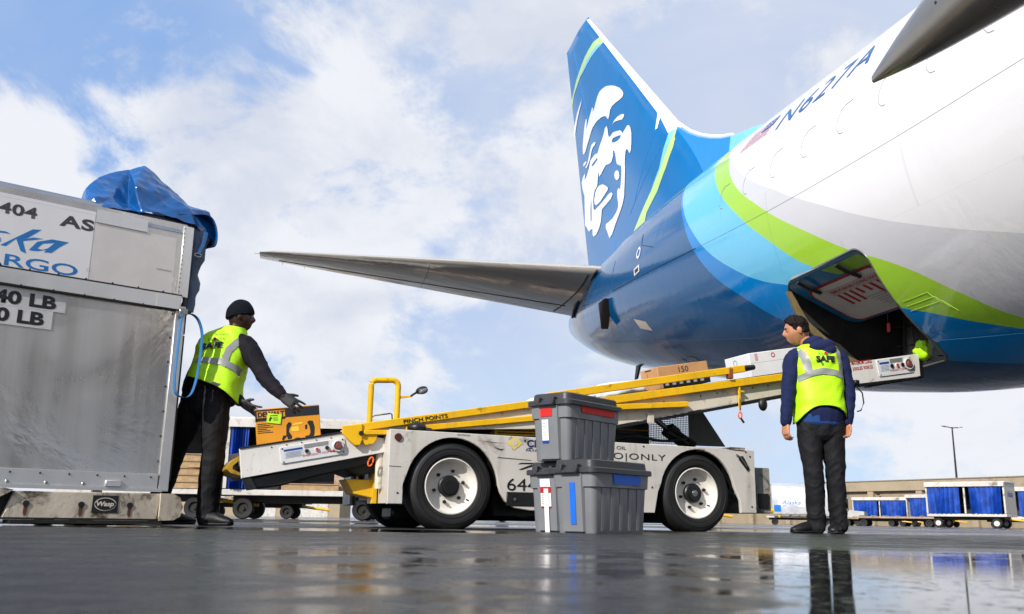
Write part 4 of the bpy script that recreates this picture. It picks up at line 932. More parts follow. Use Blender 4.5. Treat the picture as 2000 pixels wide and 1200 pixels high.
# perforated guard
def guard():
    mb = MB(); poly = [(1.92, .745), (1.92, .945), (2.488, 1.058), (2.488, .745)]
    def zt(x): return .945 + (x - 1.92) * .199
    x = 1.92
    while x < 2.488:
        mb.box((x, .80, (zt(x) + .745) / 2), (.005, .004, zt(x) - .745)); x += .0165
    z = .745
    while z < 1.056:
        xa = 1.92 if z < .945 else 1.92 + (z - .945) / .199; mb.box(((xa + 2.488) / 2, .804, z), (2.488 - xa, .004, .0055)); z += .0165
    mb.build('mesh_guard', M_STEEL, loader)
    mb = MB(); mb.prism([(2.488, .79, .74), (2.488, .79, 1.058), (2.613, .79, 1.075), (2.865, .79, .745)], (0, .02, 0), .003); mb.build('guard_plate', mat('guard_grey', '#6a675f', .5, var=.15), loader)
    mb = MB(); mb.tube([(1.92, .79, .745), (1.92, .79, .94), (2.49, .79, 1.062)], .009, 8); mb.build('guard_frame', M_DARK, loader)
guard()
mb = MB(); mb.cyl((1.90, .5, .955), (2.12, .5, .815), .022, seg=12); mb.build('ram_rod', M_STEEL, loader)
mb = MB(); mb.cyl((2.10, .5, .83), (2.33, .5, .71), .042, seg=16); mb.box((2.11, .5, .82), (.10, .12, .10), Matrix.Rotation(R(32), 3, 'Y'), bevel=.01); mb.box((2.20, .5, .76), (.13, .14, .07), Matrix.Rotation(R(32), 3, 'Y'), bevel=.01); mb.tube([(2.05, .44, .84), (2.15, .42, .80), (2.3, .42, .72)], .012, 8); mb.build('hydraulic_ram', M_BLACK, loader)
mb = MB(); mb.box((1.70, BY0 - .012, .88), (.055, .014, .075)); mb.build('hinge_plate', M_CREAM, loader)
mb = MB(); mb.ball((2.80, BY0 - .01, 1.055), (.042, .03, .055), 14); mb.build('rubber_buffer', M_BLACK, loader)
# dangling handle on a cord
mb = MB(); mb.tube([(2.535, .10, 1.09), (2.532, .10, 1.02), (2.538, .10, .965)], .0025, 6); mb.build('pull_cord', M_STEEL, loader)
mb = MB(); c = Vector((2.535, .10, .945)); mb.tube([c + Vector((.017 * math.cos(t), 0, .026 * math.sin(t))) for t in [6.2832 * i / 16 for i in range(17)]], .006, 8, cap=False); hb = mb.build('pull_handle', M_ORANGE, loader)
mb = MB(); mb.tube([(2.538, .10, .925), (2.57, .10, .885)], .009, 8); mb.build('handle_stem', M_DARK, hb)
# loose cable under the boom end
mb = MB(); mb.tube([(3.70, .14, 1.46), (3.72, .12, 1.35), (3.78, .11, 1.30), (3.82, .11, 1.33), (3.80, .11, 1.27), (3.86, .11, 1.22), (3.87, .11, 1.13), (3.83, .11, 1.06), (3.79, .11, 1.05)], .006, 8); mb.build('cable', M_BLACK, loader)
mb = MB(); mb.box((3.80, .11, 1.31), (.05, .04, .04), bevel=.006); mb.build('cable_plug', M_BLACK, loader)
for i in range(14):
    x = -.2 + i * .26 + .05 * math.sin(i * 3); z = (.80 + (x - .0) * .155) if x < 1.3 else (.93 + (x - 1.36) * .195)
    mb = MB(); mb.cyl((x, BY0 + .004, z), (x, BY0 - .002, z), .006, seg=8); mb.build('boom_bolt', M_DARK, loader)

for k, pts in enumerate(([(.1, .45, .70), (.5, .40, .74), (.9, .42, .72), (1.3, .5, .76)], [(1.35, .3, .68), (1.6, .26, .74), (1.9, .3, .72), (2.2, .4, .76)], [(-.42, .5, .50), (-.55, .48, .36), (-.45, .46, .26), (-.3, .5, .24)])):
    mb = MB(); mb.tube(spl_path(pts), .012, 8); mb.build('hydraulic_hose', M_BLACK, loader)
for x, z in ((-.40, .60), (-.40, .24), (.55, .64), (1.1, .64), (1.55, .64), (2.54, .60), (2.54, .2), (2.50, .635), (.62, .33), (1.62, .33)):
    mb = MB(); mb.cyl((x, -.004, z), (x, .004, z), .007, seg=8); mb.build('panel_bolt', M_DARK, loader)

# ------------------------------------------------------------------ parcels riding the belt (things of their own)
LM = Matrix.Translation((-0.40, 6.63, 0)) @ Matrix.Rotation(R(22), 4, 'Z')
def on_belt(name, label, cat, x, y, z, tilt, group=None, rz=22):
    o = thing(name, label, cat, LM @ Vector((x, y, z)), 0, group)
    o.rotation_mode = 'QUATERNION'; o.rotation_quaternion = (Matrix.Rotation(R(rz), 4, 'Z') @ Matrix.Rotation(-tilt, 4, 'Y')).to_quaternion(); return o
FX = lambda k: frame((0, k, 0), (1, 0, 0), (0, 0, 1), 0)
M_TBOX = mat('toolbox_orange', '#d08a10', .5, var=.05, scale=3); M_CARD = mat('cardboard', '#b98a5c', .75, var=.08, scale=5, bump=.1); M_WBOX = mat('white_card', '#dcdcde', .6, var=.04, scale=4)
tb = on_belt('tool_box', 'orange and black printed tool carton with a lime green tag under the gloved hand', 'carton', -1.095, .36, .518, R(7), rz=13)
mb = MB(); mb.box((0, 0, .148), (.434, .30, .296), bevel=.004); tbb = mb.build('carton', M_TBOX, tb)
FB = lambda k: frame((-.217, -.150 - k, 0), (1, 0, 0), (0, 0, 1), 0)
patch([rect(.0, .225, .434, .289)], FB(.0015), M_INK, tbb, 'print_band'); patch([rect(.0, .208, .015, .225), rect(.0, .215, .20, .226), ], FB(.0015), M_INK, tbb, 'print_band')
patch([rect(0, .21, .10, .228)], FB(.0012), M_INK, tbb, 'print_band')
patch([rect(.012, .232, .20, .277)], FB(.003), M_TBOX, tbb, 'brand_block')
lettering('DEWALT', FB(.0045), .18, .036, M_INK, tbb, .017, .237, bold=.05)
for k in range(6): patch([rect(.012, .188 - .012 * k, .075 + .02 * ((k * 7) % 3), .193 - .012 * k)], FB(.0015), M_INK, tbb, 'print_line')
lettering('DW735', FB(.0015), .055, .012, M_INK, tbb, .012, .02, bold=.02)
# the printed picture of four tool bodies
patch([[[(.18, .10), (.20, .10), (.205, .17), (.22, .19), (.238, .185), (.24, .165), (.225, .15), (.22, .125), (.24, .09), (.235, .075), (.21, .072), (.205, .095), (.18, .065), (.17, .075)]], [[(.255, .065), (.275, .06), (.30, .065), (.298, .075), (.275, .08), (.255, .075)]], [[(.345, .18), (.36, .19), (.385, .185), (.395, .14), (.39, .09), (.37, .065), (.335, .07), (.325, .085), (.355, .088), (.365, .11), (.36, .15)]], [[(.33, .13), (.345, .135), (.345, .165), (.33, .16)]]], FB(.0015), M_INK, tbb, 'printed_tool')
patch([[[(.235, .125), (.29, .125), (.285, .16), (.24, .155)]], [[(.24, .165), (.31, .17), (.32, .185), (.26, .18)]]], FB(.0014), mat('print_yellow', '#efb93a', .5), tbb, 'printed_tool')
tg = MB(); M = Matrix.Rotation(R(11), 3, 'Y'); tg.box((.125 - .217, -.157, .222), (.095, .002, .066), M); tgo = tg.build('green_tag', mat('tag_lime', '#b5e62a', .5), tbb)
patch([rect(.098, .2405, .150, .245)], FB(.0095), M_INK, tgo, 'tag_line')
patch([[[(.09, .208), (.10, .205), (.105, .22), (.115, .222), (.105, .236), (.095, .23)]]], FB(.0095), M_INK, tgo, 'tag_mark')
for k in range(4): patch([rect(.118, .206 + .008 * k, .150, .208 + .008 * k)], FB(.0095), M_INK, tgo, 'tag_line')
mb = MB(); mb.box((0, 0, .2972), (.43, .05, .002)); mb.build('packing_tape', mat('tape_brown', '#c9b39a', .3), tbb)

BS = math.atan(.19)
c1 = on_belt('cardboard_box', 'flat brown cardboard box marked 150 beneath the blue tail', 'carton', 2.12, .40, 1.188, BS)
mb = MB(); mb.box((0, 0, .0925), (.50, .28, .185), bevel=.004); c1b = mb.build('carton', M_CARD, c1)
lettering('150', FX(-.1425), .095, .045, M_INK, c1b, -.045, .118)
patch([rect(-.22, .0, .25, .09)], FX(-.142), M_INK, c1b, 'black_band')
for k in range(6): patch([rect(-.20 + .07 * k, .02, -.165 + .07 * k, .07)], FX(-.1435), M_GREYP, c1b, 'printed_mark')
patch([rect(.0, .165, .10, .175)], frame((-.2515, .06, 0), (0, -1, 0), (0, 0, 1), 0), M_INK, c1b, 'printed_mark')
lettering('L', frame((-.2515, .06, 0), (0, -1, 0), (0, 0, 1), 0), .02, .05, M_INK, c1b, .03, .10)
c2 = on_belt('white_carton', 'white cardboard carton behind the standing worker near the door', 'carton', 3.20, .50, 1.386, BS)
mb = MB(); mb.box((0, 0, .105), (.72, .36, .21), bevel=.004); c2b = mb.build('carton', M_WBOX, c2)
for z, e in ((.12, .181),): patch([rect(-.36, z - .001, .36, z + .001)], FX(-e), M_GREYP, c2b, 'carton_seam')
patch([[circ(-.10, .17, .022)[0], circ(-.10, .17, .014)[0]]], FX(-.182), M_RED, c2b, 'printed_mark')
patch([rect(-.30, .14, -.27, .20)], FX(-.182), mat('faint_red', '#c98f95', .5), c2b, 'printed_mark')
patch([[circ(.13, .15, .03)[0], circ(.13, .15, .02)[0]]], frame((-.3615, .16, 0), (0, -1, 0), (0, 0, 1), 0), mat('faint_green', '#8fb09a', .5), c2b, 'printed_mark')
# pale mail sacks lying on the middle of the belt
def sack(x, y, z, sx, sy, sz, label, seed):
    o = on_belt('mail_sack', label, 'sack', x, y, z, BS)
    bm = bmesh.new(); bmesh.ops.create_icosphere(bm, subdivisions=4, radius=1)
    for v in bm.verts:
        p = v.co.copy(); p = Vector((math.copysign(abs(p.x) ** .6, p.x), math.copysign(abs(p.y) ** .7, p.y), math.copysign(abs(p.z) ** .8, p.z)))
        n = noise.noise(p * 1.6 + Vector((seed, 0, 0))) * .18 + noise.noise(p * 4 + Vector((0, seed, 0))) * .08
        p *= 1 + n; v.co = Vector((p.x * sx, p.y * sy, max(p.z, -.7) * sz + sz * .7))
    for f in bm.faces: f.smooth = True
    me = bpy.data.meshes.new('sack_body'); bm.to_mesh(me); bm.free(); me.materials.append(mat('sack_white', '#e4e2e0', .6, var=.05, bump=.2, bscale=25))
    s = bpy.data.objects.new('sack_body', me); COL.objects.link(s); s.parent = o
    mb = MB(); mb.tube([(sx * .9, 0, sz * .7), (sx * 1.08, 0, sz * .75), (sx * 1.15, .02, sz * .95)], [.035, .02, .035], 8); mb.build('sack_neck', MATS['sack_white'], o)
sack(1.05, .50, .975, .28, .22, .060, 'flat pale mail sack on the belt behind the stacked grey totes', 1.0)
sack(1.62, .56, 1.09, .22, .20, .075, 'rounder pale mail sack lying beside the 150 box on the belt', 4.0)

# ------------------------------------------------------------------ grey storage totes
M_TOTE = mat('tote_grey', '#77797d', .42, var=.05, scale=4, bump=.08, bscale=140, dirt='#55534f', dirt_amt=.12, dirt_scale=6)
M_LID = mat('lid_charcoal', '#37383c', .40, var=.08, scale=5, bump=.08, bscale=140, dirt='#77736c', dirt_amt=.06)
M_TRED = mat('tape_red', '#d31d1a', .5, var=.06); M_TBLU = mat('tape_blue', '#1266d8', .5, var=.06)
TL, TW, TH = .56, .30, .36
def tote(label, loc, ang, s=1.0):
    o = thing('storage_tote', label, 'tote', loc, R(ang), 'grey storage totes stacked by the loader', s)
    o.scale.z = s * .945
    def rr(l, w, r, z): return [(x, y, z) for x, y in rrect(-l / 2, -w / 2, l / 2, w / 2, r, 5)[0]]
    mb = MB(); mb.loft([rr(TL - .07, TW - .05, .03, 0), rr(TL - .065, TW - .045, .035, .006), rr(TL - .035, TW - .025, .035, .262), rr(TL - .012, TW - .006, .035, .266), rr(TL, TW, .035, TH)], cap=True); b = mb.build('tub', M_TOTE, o, 32)
    for k in range(5):          # moulded ribs on the long sides
        x = -.17 + .085 * k
        for s_ in (-1, 1):
            mb = MB(); mb.prism([(x - .014, s_ * (TW / 2 - .022), .015), (x + .014, s_ * (TW / 2 - .022), .015), (x + .018, s_ * (TW / 2 - .010), .262), (x - .018, s_ * (TW / 2 - .010), .262)], (0, s_ * .002, 0), .001); mb.build('rib', M_TOTE, b, 30)
    for s_ in (-1, 1):
        mb = MB(); mb.loft([[(s_ * (TL / 2 - .006 - .03 * (1 - z / .36)), y, z) for y in (-.075, .075)] + [(s_ * (TL / 2 + .010 - .026 * (1 - z / .36)), y, z) for y in (.068, -.068)] for z in (.01, .25, .352)], smooth=False)
        mb.build('end_panel', M_TOTE, b, 30)
    mb = MB(); mb.loft([rr(TL + .010, TW + .010, .04, .345), rr(TL + .036, TW + .034, .045, .347), rr(TL + .036, TW + .034, .045, .372), rr(TL + .028, TW + .026, .045, .378), rr(TL - .010, TW - .012, .045, .380), rr(TL - .018, TW - .02, .045, .418), rr(TL - .03, TW - .032, .045, .424)]); lid = mb.build('lid', M_LID, o, 32)
    for s_ in (-1, 1):
        mb = MB(); mb.box((s_ * (TL / 2 + .022), 0, .352), (.035, .13, .022), bevel=.006); mb.box((s_ * (TL / 2 + .022), .055, .372), (.04, .024, .05), bevel=.005); mb.box((s_ * (TL / 2 + .022), -.055, .372), (.04, .024, .05), bevel=.005); mb.build('latch', M_LID, o)
    return o, b
def end_fr(k, z): return None
EF = lambda k: (lambda y, z: Vector((-(TL / 2 + .010 - .026 * (1 - z / .36)) - k, -y, z)))        # end that faces the camera, y to the right
LF = lambda k: (lambda x, z: Vector((x, -(TW / 2 - (.0 if z > .266 else .006 + .012 * (1 - z / .262))) - k, z)))
o, b = tote('grey tote with blue tape strips standing in front at the bottom of the stack', (.565, 5.735, 0), 48, 1.06)
patch([rect(-.012, .05, .026, .29)], EF(.004), M_TBLU, b, 'blue_tape'); patch([[[(-.09, .285), (.17, .285), (.175, .34), (-.10, .345)]]], LF(.004), M_TBLU, b, 'blue_tape')
o, b = tote('grey tote with a red and white shipping label standing behind the blue-taped one', (.43, 6.02, 0), 48, 1.06)
patch([rect(-.045, .275, .03, .32)], EF(.004), M_PAPER, b, 'paper_label'); patch([rect(-.042, .15, .035, .275)], EF(.004), M_PAPER, b, 'paper_label'); patch([rect(-.042, .235, .035, .272)], EF(.006), M_RED, b, 'paper_label')
patch([rect(-.015, .0, .018, .26)], EF(.008), M_PAPER, b, 'white_tape')
patch([rect(-.042, .148, .035, .154)], EF(.007), M_RED, b, 'paper_label')
for k in range(5): patch([rect(-.036, .168 + .012 * k, -.016, .172 + .012 * k)], EF(.007), M_GREYP, b, 'label_line')
o, b = tote('grey tote with red tape strips standing on top of two other totes', (.42, 5.905, .427), 50, 1.03)
patch([rect(-.055, .275, .03, .325)], EF(.004), M_TRED, b, 'red_tape'); patch([[[(-.15, .305), (.20, .30), (.20, .345), (-.16, .352)]]], LF(.004), M_TRED, b, 'red_tape')
patch([rect(-.046, .11, .002, .255)], EF(.004), M_PAPER, b, 'paper_label'); patch([rect(-.046, .11, .002, .125)], EF(.006), M_BLUEINK, b, 'paper_label')
for k in range(6): patch([rect(-.04, .14 + .018 * k, -.04 + .03 * (((k * 5) % 3) + 1) / 3, .144 + .018 * k)], EF(.006), M_GREYP, b, 'label_line')

# ------------------------------------------------------------------ air cargo container on its dolly
def alu_mat():
    t = NT('brushed_aluminium'); st = t.noise(1.0, 6, .6, stretch=(4.5, 4.5, .25)); cl = t.noise(1.1, 5, .55, dist=.6); sc = t.noise(7, 8, .75, stretch=(3, 3, .4))
    c = t.mix(t.ramp(st, .3, .7), srgb('#aeaaa5'), srgb('#c6c2bd')); c = t.mix(t.ramp(sc, .66, .74, 0, .4), c, srgb('#77736d')); c = t.mix(t.ramp(t.noise(.9, 5, .6, dist=1.0), .45, .68, 0, .45), c, srgb('#7f7a74'))  # vertical streak tones put a sheen into the base colour
    t.set(Base_Color=c, Metallic=.8, Roughness=t.math('ADD', t.ramp(cl, .35, .65, .20, .40), t.ramp(st, .3, .7, -.05, .06)))
    t.bump(cl, .30, .05); return t.m
CD = Vector((.77, .64, 0)).normalized(); CA = math.atan2(CD.y, CD.x)
M_ALU = alu_mat()
M_ALU2 = mat('edge_aluminium', '#c9c8c6', .36, .6, var=.06, scale=4)
M_CWHITE = mat('container_white', '#dcdada', .38, var=.03, scale=2)
M_CINK = mat('container_ink', '#3c3a3c', .5); M_CBLUE = mat('container_blue', '#156fb4', .4)
cont = thing('cargo_container', 'large aluminium air cargo container with blue lettering and rivets', 'container', (-2.315, 6.35, 0), CA)
CZ0, CZ1, CL_, CDp = .222, 2.13, 2.6, 1.5
mb = MB(); mb.box((-CL_ / 2 - .02, .018, (CZ0 + CZ1) / 2), (CL_ - .02, .03, CZ1 - CZ0 - .06)); cw = mb.build('side_wall', M_ALU, cont, 30)
mb = MB(); mb.box((-CL_ / 2 - .02, CDp - .02, (CZ0 + CZ1) / 2), (CL_ - .02, .03, CZ1 - CZ0 - .06)); mb.build('back_wall', M_ALU, cont, 30)
mb = MB(); mb.box((-CL_ - .04, CDp / 2, (CZ0 + CZ1) / 2), (.03, CDp - .08, CZ1 - CZ0 - .06)); mb.build('end_wall', M_ALU, cont, 30)
mb = MB(); mb.loft([[(x, -.002, CZ1 - .10), (x, .010, CZ1 - .035), (x, .045, CZ1 + .012), (x, .10, CZ1 + .025), (x, CDp - .03, CZ1 + .025), (x, CDp - .03, CZ1 - .01), (x, .05, CZ1 - .03), (x, .02, CZ1 - .09)] for x in (-CL_ - .05, 0)], smooth=False); mb.build('roof', mat('roof_alu', '#9fa2a8', .3, .8, var=.06), cont, 50)
for c_, d_ in (((-.028, .0, (CZ0 + 1.50) / 2), (.07, .035, 1.50 - CZ0)), ((-.024, -.004, (1.56 + CZ1) / 2 - .02), (.075, .03, CZ1 - 1.56 - .05)), ((-.026, CDp - .03, (CZ0 + CZ1) / 2), (.07, .06, CZ1 - CZ0))):
    mb = MB(); mb.box(c_, d_, bevel=.004); mb.build('corner_post', M_ALU2, cont)
mb = MB(); mb.box((-CL_ / 2 - .03, -.012, 1.522), (CL_, .02, .105), bevel=.003); mb.build('waist_rail', M_ALU2, cont)
for z in (1.575, 1.468):
    mb = MB(); mb.box((-CL_ / 2 - .03, -.016, z), (CL_, .014, .010)); mb.build('rail_bead', M_DARK, cont)
mb = MB(); mb.box((-.12, -.024, 1.520), (.16, .006, .095)); mb.build('rail_joint', M_ALU2, cont)
mb = MB(); mb.box((-CL_ / 2 - .07, -.010, .285), (CL_, .02, .10), bevel=.003); mb.build('kick_rail', M_ALU2, cont)
mb = MB(); mb.box((-CL_ / 2 - .05, -.014, .228), (CL_ + .02, .03, .022)); mb.build('base_edge', M_ALU2, cont)
mb = MB(); mb.box((-.36, -.026, .262), (.10, .022, .042), bevel=.004); mb.build('lock_block', M_ALU2, cont)
FC = lambda k: frame((0, -k, 0), (1, 0, 0), (0, 0, 1), 0)
mb = MB(); mb.box((-.48, -.004, 2.03), (.34, .008, .09)); mb.build('placard_frame', M_ALU2, cont)
patch([rect(-2.3, 1.955, -.655, 2.055)], FC(.0018), M_CWHITE, cw, 'white_band'); patch([rect(-2.3, 1.58, -.655, 1.96)], FC(.0022), M_CWHITE, cw, 'white_band')
patch([rect(-.652, 1.58, -.1, 1.985)], FC(.0014), mat('repair_panel', '#cfc9c4', .42, .25, var=.05), cw, 'repair_panel')
F2 = FC(.0032)
lettering('404', F2, .225, .076, M_CINK, cw, -1.235, 1.922, bold=.03, spacing=1.05); lettering('AS', F2, .215, .080, M_CINK, cw, -.872, 1.912, bold=.035, spacing=1.1)
# brushed script word
SCR = {'k': [[(-1.196,1.712),(-1.164,1.711),(-1.111,1.771),(-1.076,1.696),(-1.043,1.687),(-1.065,1.747),(-1.07,1.764),(-.954,1.802),(-1.013,1.80),(-1.054,1.781),(-.972,1.86),(-1.023,1.852)]],
 'a': [[(-1.03,1.713),(-.988,1.776),(-.903,1.81),(-.801,1.81),(-.853,1.766),(-.896,1.719),(-.94,1.715),(-.928,1.734),(-.974,1.716),(-1.009,1.711)], [(-.983,1.733),(-.954,1.77),(-.885,1.789),(-.921,1.745),(-.953,1.729)]],
 's': [[(-1.33,1.715),(-1.23,1.712),(-1.195,1.735),(-1.20,1.76),(-1.27,1.775),(-1.20,1.792),(-1.146,1.796),(-1.176,1.806),(-1.26,1.80),(-1.32,1.78),(-1.31,1.762),(-1.235,1.745),(-1.26,1.728),(-1.33,1.727)]],
 'a2': [[(-1.50,1.713),(-1.458,1.776),(-1.373,1.81),(-1.271,1.81),(-1.323,1.766),(-1.366,1.719),(-1.41,1.715),(-1.398,1.734),(-1.444,1.716),(-1.479,1.711)], [(-1.453,1.733),(-1.424,1.77),(-1.355,1.789),(-1.391,1.745),(-1.423,1.729)]],
 'l': [[(-1.62,1.705),(-1.575,1.705),(-1.47,1.862),(-1.515,1.862)]],
 'A': [[(-2.02,1.68),(-1.98,1.68),(-1.73,1.84),(-1.70,1.70),(-1.66,1.70),(-1.68,1.88),(-1.74,1.885)]]}
patch(list(SCR.values()), F2, M_CBLUE, cw, 'script_logo')
lettering('AIR CARGO', F2, 1.12, .076, M_CBLUE, cw, -1.845, 1.588, bold=.012)
bmx = None
lettering('40 LB', F2, .365, .088, M_INK, cw, -1.192, 1.347, bold=.04); lettering('0 LB', F2, .28, .088, M_INK, cw, -1.167, 1.232, bold=.04)
for (x0, z0, x1, z1) in ((-2.2, 1.335, -.77, 1.455), (-2.2, 1.215, -.84, 1.334)):
    patch([rect(x0, z0, x1, z1)], FC(.0018), mat('weight_label', '#c4c1bf', .45, .1), cw, 'weight_label')
patch([rect(-.22 + .012 * k, 1.735, -.213 + .012 * k, 1.746) for k in range(9)], F2, M_GREYP, cw, 'small_stencil')
patch([rect(-.99, 1.725, -.985, 1.728)], F2, M_CBLUE, cw, 'logo_mark'); 
patch([[circ(-.66, 1.648, .012)[0], circ(-.66, 1.648, .010)[0]]], F2, M_GREYP, cw, 'registered_mark')
def rivets(pts, r, m, name='rivets'):
    for p in pts:
        mb = MB(); mb.cyl((p[0], p[2], p[1]), (p[0], p[2] - .005, p[1]), r, r * .6, 8); mb.build('rivet', m, cont)
rivets([(-.075, .42 + .17 * i, .002) for i in range(7)], .008, M_DARK); rivets([(-.055, 1.60 + .033 * i, -.019) for i in range(15)], .005, M_DARK)
rivets([(-.16 - .17 * i, 1.585, -.012) for i in range(8)] + [(-.10 - .19 * i, 1.474, -.02) for i in range(8)] + [(-.12 - .17 * i, .312, -.02) for i in range(6)], .007, M_DARK); rivets([(-.32 - .22 * i, .255, -.02) for i in range(4)], .012, M_STEEL)
# open end: black sheet put in for the shaded inside and a red canopy edge
mb = MB(); mb.box((-.30, CDp / 2, 1.1), (.02, CDp - .1, 1.7)); mb.build('dark_interior_sheet', M_BLACK, cont)
for z_, h_ in ((1.66, .70), (.8, 1.0)):
    mb = MB(); mb.box((.013, .03, z_), (.03, .03, h_)); mb.build('door_track', M_BLACK, cont)

# dolly
M_DOL = mat('worn_cream_paint', '#bdb2a0', .55, var=.15, scale=4, dirt='#33200f', dirt_amt=.62, dirt_scale=6.5, bump=.25, bscale=30, chips=1.0)
dol = thing('container_dolly', 'rusty cream steel dolly under the large aluminium container', 'dolly', (-2.315, 6.35, 0), CA)
mb = MB(); mb.prism([(-.985, -.03, .035), (-.06, -.03, .030), (-.045, -.03, .205), (-.93, -.03, .200)], (0, .05, 0), .004); dp = mb.build('side_plate', M_DOL, dol)
mb = MB(); mb.box((-1.3, .75, .12), (2.5, 1.4, .16)); mb.build('deck_frame', M_BLACK, dol)
mb = MB(); mb.loft([[(-.05 + t[0], y, t[1]) for t in [(0, .03), (.10, .035), (.14, .06), (.155, .12), (.13, .185), (.08, .208), (0, .208)]] for y in (-.05, 1.4)], smooth=True); mb.build('bumper_end', M_DOL, dol, 50)
mb = MB(); mb.prism([(-2.4, -.05, .13), (-1.03, -.05, .15), (-.94, -.05, .205), (-.99, -.05, .215), (-2.4, -.05, .205)], (0, .03, 0)); mb.build('side_plate', M_DOL, dol)
mb = MB(); mb.box((-.5, -.034, .036), (1.0, .02, .012)); mb.box((-.5, .0, .018), (.9, .2, .02)); mb.build('bottom_flange', M_DARK, dol)
for x in (-.86, -.54, -.24):
    mb = MB(); mb.cyl((x, -.036, .125), (x, -.030, .125), .019, seg=14); mb.build('bolt_hole', M_BLACK, dol)
    patch([[[(x - .012, .12), (x + .012, .12), (x + .008, .06), (x - .003, .045), (x - .012, .07)]]], frame((0, -.0335, 0), (1, 0, 0), (0, 0, 1), 0), MATS['rust'], dol, 'rust_streak')
FD = lambda k: frame((0, -.030 - k, 0), (1, 0, 0), (0, 0, 1), 0)
patch([rect(-.475, .075, -.315, .185)], FD(.003), M_INK, dp, 'maker_plate'); patch([[circ(-.395, .13, .068, 24, .042)[0]]], FD(.0045), M_CREAM, dp, 'maker_plate'); patch([[circ(-.395, .13, .062, 24, .037)[0]]], FD(.006), M_INK, dp, 'maker_plate')
patch([[circ(-.395, .13, .066, 24, .022)[0]]], FD(.0065), M_INK, dp, 'maker_plate'); lettering('Wasp', FD(.008), .11, .040, M_CREAM, dp, -.452, .108, bold=.04, shear=.15)
mb = MB()
for x in (-.45, -2.2):
    for y in (.25, 1.2):
        q = MB(); q.cyl((x, y - .05, .09), (x, y + .05, .09), .09, seg=20); q.build('dolly_wheel', M_RUB, dol)
mb.bm.free()

# blue strap loop hanging on the corner of the container
M_STRAP = mat('blue_webbing', '#2f6ea6', .6, var=.12, scale=20, bump=.2, bscale=120)
CM = Matrix.Translation((-2.315, 6.35, 0)) @ Matrix.Rotation(CA, 4, 'Z')
st = thing('cargo_strap', 'blue webbing strap hanging in a loop from the container corner', 'strap', (-2.315, 6.35, 1.0), CA)
mb = MB(); c = [(-.03, 1.44), (-.035, 1.37), (-.04, 1.2), (-.045, 1.0), (-.035, .90), (-.01, .865), (.035, .855), (.075, .885), (.10, .97), (.115, 1.1), (.12, 1.25), (.115, 1.33), (.085, 1.41), (.04, 1.445), (-.005, 1.44)]
P = []
for i in range(len(c) - 1):
    for k in range(5): 
        t = k / 5; p0, p1, p2, p3 = c[max(i - 1, 0)], c[i], c[i + 1], c[min(i + 2, len(c) - 1)]
        P.append(tuple(.5 * (2 * p1[q] + (p2[q] - p0[q]) * t + (2 * p0[q] - 5 * p1[q] + 4 * p2[q] - p3[q]) * t * t + (3 * p1[q] - p0[q] - 3 * p2[q] + p3[q]) * t ** 3) for q in (0, 1)))
rows = []
for i, (x, z) in enumerate(P):
    t = i / len(P); y = -.045 - .03 * math.sin(t * 3.1); rows.append([(x - .0, y - .022, z - 1.0), (x + .004, y - .022, z - 1.0), (x + .004, y + .022, z - 1.0), (x, y + .022, z - 1.0)])
rows = [[(q[0] + (.016 if k in (1, 2) else -.010), q[1], q[2]) for k, q in enumerate(r)] if False else r for r in rows]
mb.loft(rows, smooth=False)
mb.build('webbing', M_STRAP, st, 40)
mb = MB(); mb.box((-.02, -.05, .455), (.06, .02, .045), bevel=.006); mb.cyl((-.03, -.06, .43), (-.03, -.02, .43), .02, seg=14); mb.build('strap_buckle', M_STEEL, st)

